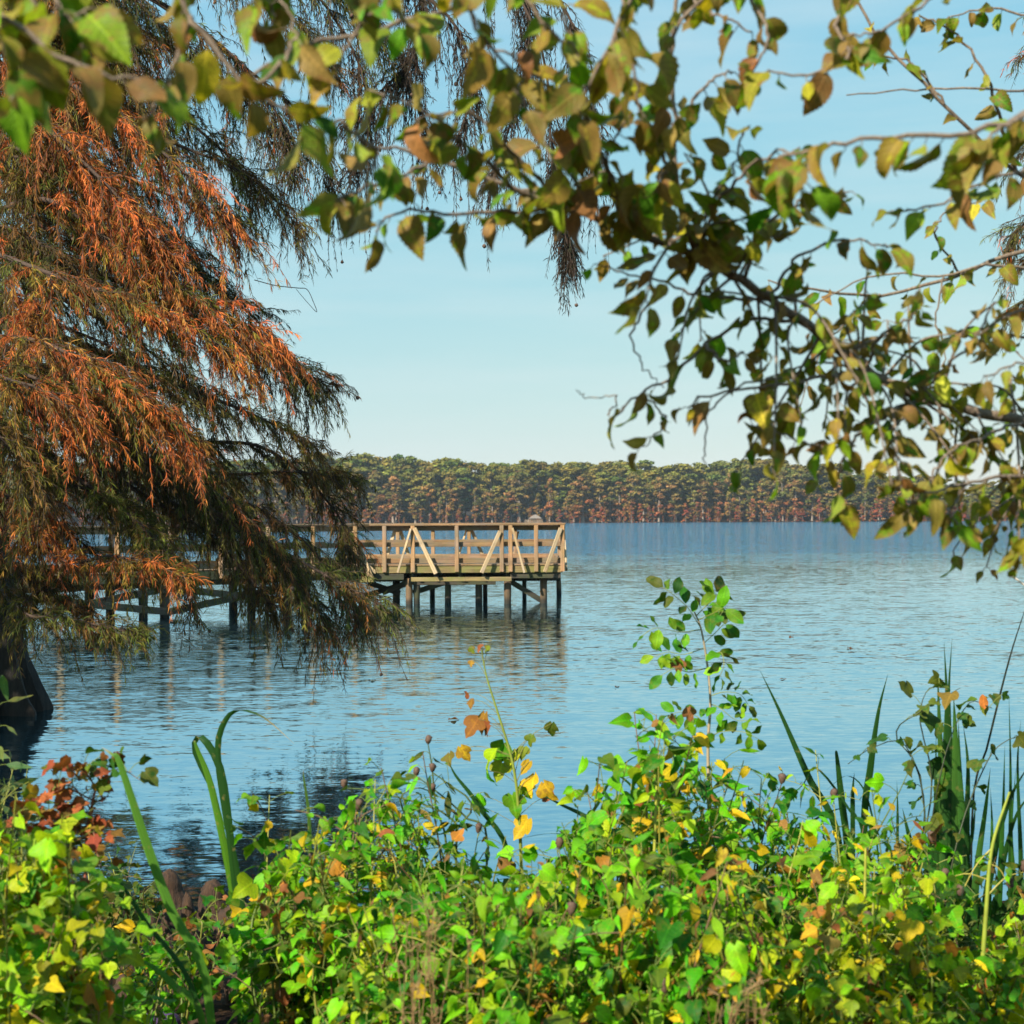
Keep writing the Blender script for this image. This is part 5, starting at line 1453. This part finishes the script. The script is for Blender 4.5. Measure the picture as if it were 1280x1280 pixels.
def rachis(pts, n, size, pal=SAP):
    path = spline([P(*q) for q in pts], 14)
    pl.stem(path, 0.0018, 0.0009, (0.20, 0.22, 0.04), 4)
    for k in range(n):
        u = 0.25 + 0.75 * k / (n - 1)
        i = min(12, int(u * 13))
        pos = path[i]
        t = nrm(path[i + 1] - path[i])
        sd = nrm(np.cross(t, [0.2, -0.9, 0.35]))
        for sg in ((-1, 1) if k < n - 1 else (0,)):
            d = nrm(t * (0.45 if sg else 1) + sd * sg * 0.9 + rng.normal(0, 0.15, 3) + [0, 0, -0.1])
            nm = nrm(np.array([0, -0.55, 0.6]) + rng.normal(0, 0.45, 3))
            put_leaves(pl.lv, 'oval', [pos + d * 0.006], [d], [nm], size * (0.72 + 0.4 * rng.random()), pick(pal, 1), 0.92)


D = 4.8
rachis([(876, 785, D), (860, 760, D - .05), (840, 742, D - .1), (828, 734, D - .1)], 5, 0.058)
rachis([(870, 770, D), (880, 760, D), (895, 745, D), (890, 738, D)], 5, 0.062)
rachis([(872, 775, D), (895, 765, D - .1), (905, 760, D - .15), (900, 770, D - .2)], 4, 0.062)
rachis([(876, 787, D), (850, 790, D - .1), (820, 785, D - .15), (802, 795, D - .15)], 5, 0.055)
rachis([(879, 805, D), (895, 790, D + .1), (905, 780, D + .1), (915, 775, D + .1)], 4, 0.055)
rachis([(880, 810, D), (855, 818, D), (835, 815, D), (815, 822, D)], 5, 0.050)
rachis([(884, 835, D), (860, 840, D - .1), (845, 835, D - .2), (825, 845, D - .2)], 5, 0.052)
rachis([(884, 825, D), (900, 815, D - .1), (905, 830, D - .15), (900, 845, D - .15)], 5, 0.052)
rachis([(888, 870, D), (905, 865, D), (925, 868, D), (938, 885, D)], 6, 0.045)
rachis([(888, 880, D), (900, 885, D - .1), (920, 900, D - .1), (940, 900, D - .1)], 5, 0.048)
rachis([(886, 925, D), (900, 915, D - .1), (930, 915, D - .2), (950, 925, D - .2)], 5, 0.052)
rachis([(886, 910, D), (870, 895, D), (850, 890, D), (835, 895, D)], 5, 0.048)
put_leaves(pl.dry, 'lobed', [P(848, 825, 4.7), P(860, 885, 4.7)], [[0, 0, -1], [0.2, 0, -1]], [[0, -1, 0.3], [0, -1, 0.2]], 0.045, (0.34, 0.14, 0.05))
pl.done()


# cattails and other long blades
def blade(mb, pts, w0, col, width_dir=None, tipcol=None):
    n = 22
    c = spline(pts, n)
    t = nrm(np.gradient(c, axis=0))
    wdv = np.array([1.0, 0.25, 0]) if width_dir is None else np.asarray(width_dir, float)
    s = nrm(wdv[None] - t * (t @ wdv)[:, None])
    nm = np.cross(s, t)
    u = np.linspace(0, 1, n)
    w = 0.86 * w0 * np.clip(np.minimum(1, (1 - u) * 2.0), 0.02, 1) * (0.8 + 0.2 * np.minimum(1, u * 4))
    V = np.stack([c - s * w[:, None], c + nm * (w * 0.28)[:, None], c + s * w[:, None]], 1).reshape(-1, 3)
    i = np.arange(n - 1)[:, None] * 3
    j = np.arange(2)[None]
    Q = np.stack([i + j, i + j + 1, i + j + 4, i + j + 3], -1).reshape(-1, 4)
    cc = np.repeat(np.asarray(col, float)[None], n, 0)
    if tipcol is not None:
        k = np.clip((u - 0.82) / 0.12, 0, 1)[:, None]
        cc = cc * (1 - k) + np.asarray(tipcol) * k
    luv = np.stack([np.tile([-1, 0, 1], n), np.repeat(u, 3), np.full(3 * n, rng.random())], 1)
    mb.add(V, Q, luv, np.repeat(cc, 3, 0))


BL_D, BL_L, TAN = (0.020, 0.075, 0.010), (0.085, 0.21, 0.012), (0.46, 0.35, 0.20)


def clump(px, d, label, blades, group='clumps of cattail blades on the near bank', name='cattail_clump'):
    pl = Plant(name, px, d, label, 'cattail', group)
    for (pts, w, col, tipc) in blades:
        mb = MB()
        pp = [P(q[0], q[1], q[2] if len(q) > 2 else d) for q in pts]
        b0 = pp[0].copy()
        b0[2] = gz(b0[0], b0[1]) - 0.02
        blade(mb, [b0] + pp, w, col, None, tipc)
        mb.build('blade', M['blade'], pl.root, pl.base)
    return pl


clump(285, 4.9, 'two tall cattail blades with the tops folded over at the left', [
    ([(300, 1180), (268, 1000), (246, 935), (242, 924)], 0.0128, BL_L, TAN),
    ([(300, 1180), (287, 1040), (275, 960), (252, 922), (243, 940), (270, 1000), (284, 1045)], 0.0136, BL_D, BL_L),
    ([(305, 1150), (284, 1030), (272, 940), (282, 900), (300, 888), (330, 897), (368, 930)], 0.0112, BL_D, TAN),
])
clump(240, 3.6, 'pale cattail blade leaning left with a broken tan tip', [
    ([(262, 1250), (215, 1140), (185, 1060), (150, 955), (140, 943), (127, 934)], 0.0120, (0.085, 0.21, 0.02), TAN),
    ([(250, 1270), (180, 1150), (150, 1105), (130, 1102)], 0.0064, BL_D, BL_D),
    ([(255, 1290), (215, 1230), (185, 1205), (170, 1200)], 0.0096, BL_L, BL_L),
])
clump(386, 4.6, 'single thin grass blade with a dry tip over the dark reflection', [([(388, 1100), (386, 1020), (380, 975), (379, 962)], 0.006, (0.07, 0.14, 0.02), (0.25, 0.12, 0.05))], name='tall_grass')
clump(1000, 5.4, 'dark cattail blade leaning left beside the sapling', [([(1050, 1060), (1010, 970), (975, 890), (950, 838)], 0.014, BL_D, BL_D), ([(1060, 1080), (1052, 1000), (1046, 945), (1044, 938)], 0.015, BL_D, BL_L)])
clump(1090, 5.3, 'dark cattail blade leaning right, between the sapling and the tall clump', [([(1080, 1040), (1088, 960), (1098, 890), (1110, 842)], 0.015, BL_D, BL_D), ([(1066, 1040), (1066, 990), (1068, 965)], 0.010, BL_D, BL_D), ([(1080, 1060), (1060, 1010), (1020, 960), (1000, 985), (960, 1000)], 0.005, BL_D, BL_D), ([(1122, 1060), (1122, 1010), (1121, 975)], 0.006, BL_D, BL_D), ([(1100, 1100), (1085, 1000), (1060, 970), (1030, 990)], 0.004, BL_D, BL_D)])
clump(1190, 5.0, 'tall dense clump of dark upright cattail blades at the right', [
    ([(1190, 1180), (1188, 1000), (1184, 880), (1180, 802)], 0.0159, BL_D, BL_D),
    ([(1180, 1180), (1178, 1000), (1174, 900), (1172, 838)], 0.0159, (0.05, 0.13, 0.02), BL_D),
    ([(1200, 1180), (1192, 1000), (1186, 880), (1190, 798)], 0.0130, BL_D, BL_D),
    ([(1200, 1190), (1196, 1020), (1194, 920), (1192, 870)], 0.0217, (0.06, 0.16, 0.02), BL_D),
    ([(1210, 1190), (1208, 1050), (1210, 960), (1204, 905)], 0.0145, BL_D, BL_D),
    ([(1172, 1190), (1166, 1080), (1180, 1000), (1184, 930)], 0.0174, BL_D, BL_D),
    ([(1150, 1180), (1160, 1080), (1175, 1000), (1190, 940)], 0.0130, BL_D, BL_D),
    ([(1210, 1200), (1200, 1080), (1190, 1000), (1186, 950)], 0.0203, (0.05, 0.14, 0.02), BL_D),
    ([(1185, 1200), (1182, 1060), (1180, 960), (1183, 850)], 0.0188, (0.04, 0.12, 0.02), BL_D),
    ([(1196, 1200), (1190, 1060), (1188, 950), (1187, 840)], 0.0188, BL_D, BL_D),
    ([(1206, 1200), (1204, 1060), (1200, 970), (1198, 900)], 0.0188, (0.05, 0.15, 0.02), BL_D),
    ([(1174, 1200), (1172, 1080), (1170, 990), (1170, 920)], 0.0174, BL_D, BL_D),
    ([(1160, 1200), (1150, 1100), (1135, 1040), (1128, 1010)], 0.0159, BL_D, BL_D),
    ([(1216, 1200), (1220, 1100), (1232, 1010), (1238, 960)], 0.0159, (0.05, 0.14, 0.02), BL_D),
    ([(1192, 1210), (1196, 1120), (1214, 1050), (1220, 1000)], 0.0174, BL_D, BL_D),
])
clump(1255, 5.0, 'cattail blades and one long thin leaning stalk at the right edge', [
    ([(1262, 1200), (1263, 1050), (1263, 950), (1261, 866)], 0.009, BL_D, BL_D),
    ([(1215, 1020), (1235, 930), (1260, 830), (1278, 772), (1290, 740)], 0.0045, (0.03, 0.035, 0.02), (0.03, 0.035, 0.02)),
    ([(1225, 1200), (1240, 1080), (1262, 1000), (1290, 950)], 0.016, BL_D, BL_D),
    ([(1240, 1200), (1250, 1100), (1270, 1020), (1300, 980)], 0.013, BL_D, BL_L),
    ([(1245, 1220), (1250, 1100), (1254, 1010), (1256, 930)], 0.013, (0.035, 0.13, 0.012), BL_D),
    ([(1232, 1220), (1236, 1120), (1240, 1040), (1238, 985)], 0.012, (0.045, 0.15, 0.012), BL_D),
    ([(1268, 1220), (1268, 1120), (1264, 1040), (1270, 960)], 0.013, (0.04, 0.14, 0.012), BL_D),
    ([(1255, 1230), (1262, 1150), (1280, 1080), (1290, 1040)], 0.014, (0.06, 0.18, 0.012), BL_D),
    ([(1275, 1220), (1276, 1080), (1272, 960), (1276, 900)], 0.010, BL_D, BL_D),
])
pl = Plant('grass_tuft', 760, 4.9, 'dark grass blades arching out among the bushes right of centre', 'grass')
for pts, w in (([(800, 1090), (745, 1030), (700, 1005), (670, 990)], .010), ([(790, 1080), (740, 1050), (690, 1042), (640, 1050)], .007), ([(720, 1080), (750, 1000), (780, 955), (830, 930)], .006), ([(780, 1060), (800, 1000), (760, 960), (720, 950)], .006), ([(640, 1090), (600, 1010), (570, 970), (560, 950)], .009), ([(960, 1080), (1010, 1030), (1060, 1010), (1080, 1040)], .006)):
    mb = MB()
    blade(mb, [pl.base * [1, 1, 0] + [(pts[0][0] - 760) / F * 4.9, 0, pl.base[2]]] + [P(*q, 4.9) for q in pts], w, BL_D)
    mb.build('blade', M['blade'], pl.root, pl.base)

# vine climbing over the right hand cattails, its shade put into the leaf palette
pl = Plant('climbing_vine', 1150, 4.8, 'shaded vine draped over the tall right hand cattails with one orange leaf', 'vine')
for pts in ([(1150, 1100), (1155, 1000), (1130, 930), (1090, 935), (1060, 955)], [(1150, 1100), (1165, 980), (1150, 900), (1160, 862), (1180, 860)], [(1160, 1080), (1180, 950), (1210, 880), (1240, 885)], [(1190, 1080), (1230, 960), (1260, 925), (1300, 920)], [(1155, 1000), (1120, 920), (1150, 890), (1200, 860)]):
    pth = spline([pl.base] + [P(*q, 4.75 + rng.normal(0, .06)) for q in pts], 18)
    pl.stem(pth, 0.003, 0.0012, (0.04, 0.05, 0.02), 4)
    pl.leaves_on(pth, 0.06, 0.066, DEEP, 0.55, 'lobed')
put_leaves(pl.dry, 'oval', [P(1228, 868, 4.75)], [[0.2, 0, -1]], [[-0.5, -0.7, 0.3]], 0.045, (0.5, 0.16, 0.03))
pl.done()

# thick yellow green stem, right
pl = Plant('tall_weed', 1228, 4.0, 'thick yellow green weed stem rising at the right edge', 'plant')
pth = spline([P(1222, 1290, 4.0), P(1232, 1150, 4.0), P(1240, 1060, 4.0), P(1262, 990, 4.0)], 20)
pth[0] = pl.base
pl.stem(pth, 0.0068, 0.003, (0.26, 0.30, 0.03), 8)
for (a_, b_) in (((1238, 1080), (1262, 1110)), ((1240, 1060), (1200, 1120)), ((1234, 1120), (1280, 1090)), ((1236, 1100), (1180, 1100))):
    sp = spline([P(*a_, 4.0), P((a_[0] + b_[0]) / 2, (a_[1] + b_[1]) / 2 - 8, 4.0), P(*b_, 4.0)], 8)
    pl.stem(sp, 0.0022, 0.0012, (0.36, 0.30, 0.05), 4)
    pl.leaves_on(sp, 0.05, 0.06, GREENS, 0.5)
    pl.seed_head(sp[-1])
pl.done()
for (px_, d, top, xt, lab) in ((1080, 3.9, 1060, 1082, 'upright yellow green weed stem among the bushes right of the sapling'), (965, 3.8, 1110, 955, 'short yellow green weed stem below the sapling'), (812, 4.0, 950, 822, 'thin yellow weed stem left of the sapling')):
    pl = Plant('tall_weed', px_, d, lab, 'plant')
    pth = spline([pl.base, P((px_ + xt) / 2, (1290 + top) / 2, d), P(xt, top, d)], 16)
    pl.stem(pth, 0.0055, 0.003, (0.34, 0.33, 0.04), 7)
    pl.leaves_on(pth, 0.07, 0.06, GREENS, 0.5)
    pl.done()

# blurred dry seed weeds close to the camera
for (px_, d, x0, x1, y0, lab) in ((520, 2.9, 480, 590, 1130, 'dry tan weed with fine seed heads at the bottom left of centre'), (930, 2.7, 895, 960, 1215, 'dry tan seed head in the bottom right, close up and blurred'), (95, 3.3, 70, 130, 1150, 'dry brown weed beside the withered orange vine')):
    pl = Plant('dry_weed', px_, d, lab, 'weed')
    for k in range(12):
        e_ = P(x0 + (x1 - x0) * rng.random(), y0 + 60 * rng.random(), d + rng.normal(0, 0.06))
        pth = spline([pl.base + [rng.normal(0, .04), rng.normal(0, .04), 0], (pl.base + e_) / 2 + rng.normal(0, .03, 3), e_], 12)
        pl.stem(pth, 0.0022, 0.0008, (0.26, 0.15, 0.06), 4)
        for i in range(5, 12):
            for q in range(6):
                dv = nrm(rng.normal(0, 1, 3) + [0, 0, 0.9]) * (0.014 + 0.016 * rng.random())
                pl.stem(np.array([pth[i], pth[i] + dv * 0.5, pth[i] + dv * [1, 1, 0.8]]), 0.0005, 0.0010, (0.30, 0.18, 0.07), 3)
    pl.done()

# ------------------------------------------------------------------ cypress knees, litter, stick
KN = [(215, 1165, 7.9, 1085, 0.075, 'tall dark cypress knee at the water edge, the tallest of the knees'), (268, 1150, 7.6, 1098, 0.085, 'broad dark cypress knee right of the tallest knee'), (148, 1190, 6.6, 1150, 0.075, 'brown cypress knee at the left of the group'), (208, 1175, 6.8, 1140, 0.05, 'slim brown cypress knee behind the leaning blade'), (212, 1232, 5.9, 1180, 0.06, 'stout light brown cypress knee in front of the others'), (236, 1165, 6.9, 1115, 0.04, 'pointed thin cypress knee left of the leaning pair'), (250, 1165, 6.9, 1130, 0.045, 'short blunt cypress knee between the taller ones'), (300, 1265, 5.7, 1215, 0.075, 'reddish cypress knee at the bottom, under the bush'), (290, 1180, 7.2, 1130, 0.10, 'wide rounded cypress knee against the water'), (180, 1170, 7.4, 1120, 0.06, 'small dark cypress knee beside the seedling'), (232, 1205, 6.3, 1148, 0.038, 'taller of two thin knees leaning together behind the blade'), (242, 1210, 6.2, 1158, 0.034, 'shorter of two thin knees leaning together behind the blade'), (160, 1235, 5.9, 1195, 0.05, 'low worn cypress knee near the bottom left plants'), (250, 1268, 5.4, 1247, 0.05, 'round topped knee stub at the bottom beside the purple litter'), (362, 1130, 7.8, 1095, 0.06, 'brown cypress knee half hidden by the bush')]
for (px_, pb, d, pt, r, lab) in KN:
    b0 = P(px_, pb, d)
    b0[2] = gz(b0[0], b0[1]) - 0.06
    t0 = P(px_ + rng.normal(0, 4), pt, d)
    mb = MB()
    n = 14
    u = np.linspace(0, 1, n)
    pts = b0 + (t0 - b0)[None] * u[:, None]
    pts[:, :2] += 0.012 * np.stack([np.sin(u * 5 + r * 90), np.cos(u * 4 + r * 70)], 1)
    rr = r * (1.5 * np.exp(-u * 4) + 0.78 - 0.22 * u)
    rr[-3:] *= [0.92, 0.7, 0.05]
    tube(mb, pts, rr, 18, wob=0.07)
    tag(mb.build('cypress_knee', M['knee'], None, b0), lab, 'cypress knee', 'cypress knees at the water edge')

b0 = P(198, 1274, 5.4)
b0[2] = gz(b0[0], b0[1]) + 0.035
mb = MB()
u = np.linspace(-1, 1, 14)
tube(mb, b0 + np.stack([u * 0.075, u * 0.02, 0 * u], 1), 0.036 * np.clip(1 - np.abs(u) ** 5, 0.03, 1), 14)
tag(mb.build('plastic_litter', M['purple'], None, b0), 'small rounded purple piece of litter lying on the mud', 'litter')

pl = Plant('dead_stalk', 1330, 4.4, 'pale dead stalk poking in at the right edge above the cattails', 'plant')
pl.stem(spline([pl.base, P(1345, 900, 4.4), P(1320, 765, 4.4), P(1280, 731, 4.4), P(1262, 718, 4.4)], 20), 0.005, 0.003, (0.62, 0.55, 0.46), 6)
pl.done()

# dead leaves adrift on the lake
for (px_, py_) in ((990, 798), (983, 851), (643, 757), (700, 806), (1060, 812), (560, 900), (470, 850), (770, 860), (905, 770)):
    d = CAM_Z / ((py_ - 648) / F)
    b0 = P(px_, py_, d)
    b0[2] = 0.006
    mb = MB()
    a_ = rng.random() * 6.28
    put_leaves(mb, 'oval', [b0], [[math.cos(a_), math.sin(a_), 0.1]], [[0.1, 0, 1]], 0.09 + 0.05 * rng.random(), (0.16, 0.08, 0.035))
    tag(mb.build('floating_leaf', M['dry_leaf'], None, b0), 'small dead brown leaf adrift on open water', 'leaf', 'dead leaves adrift on the lake')
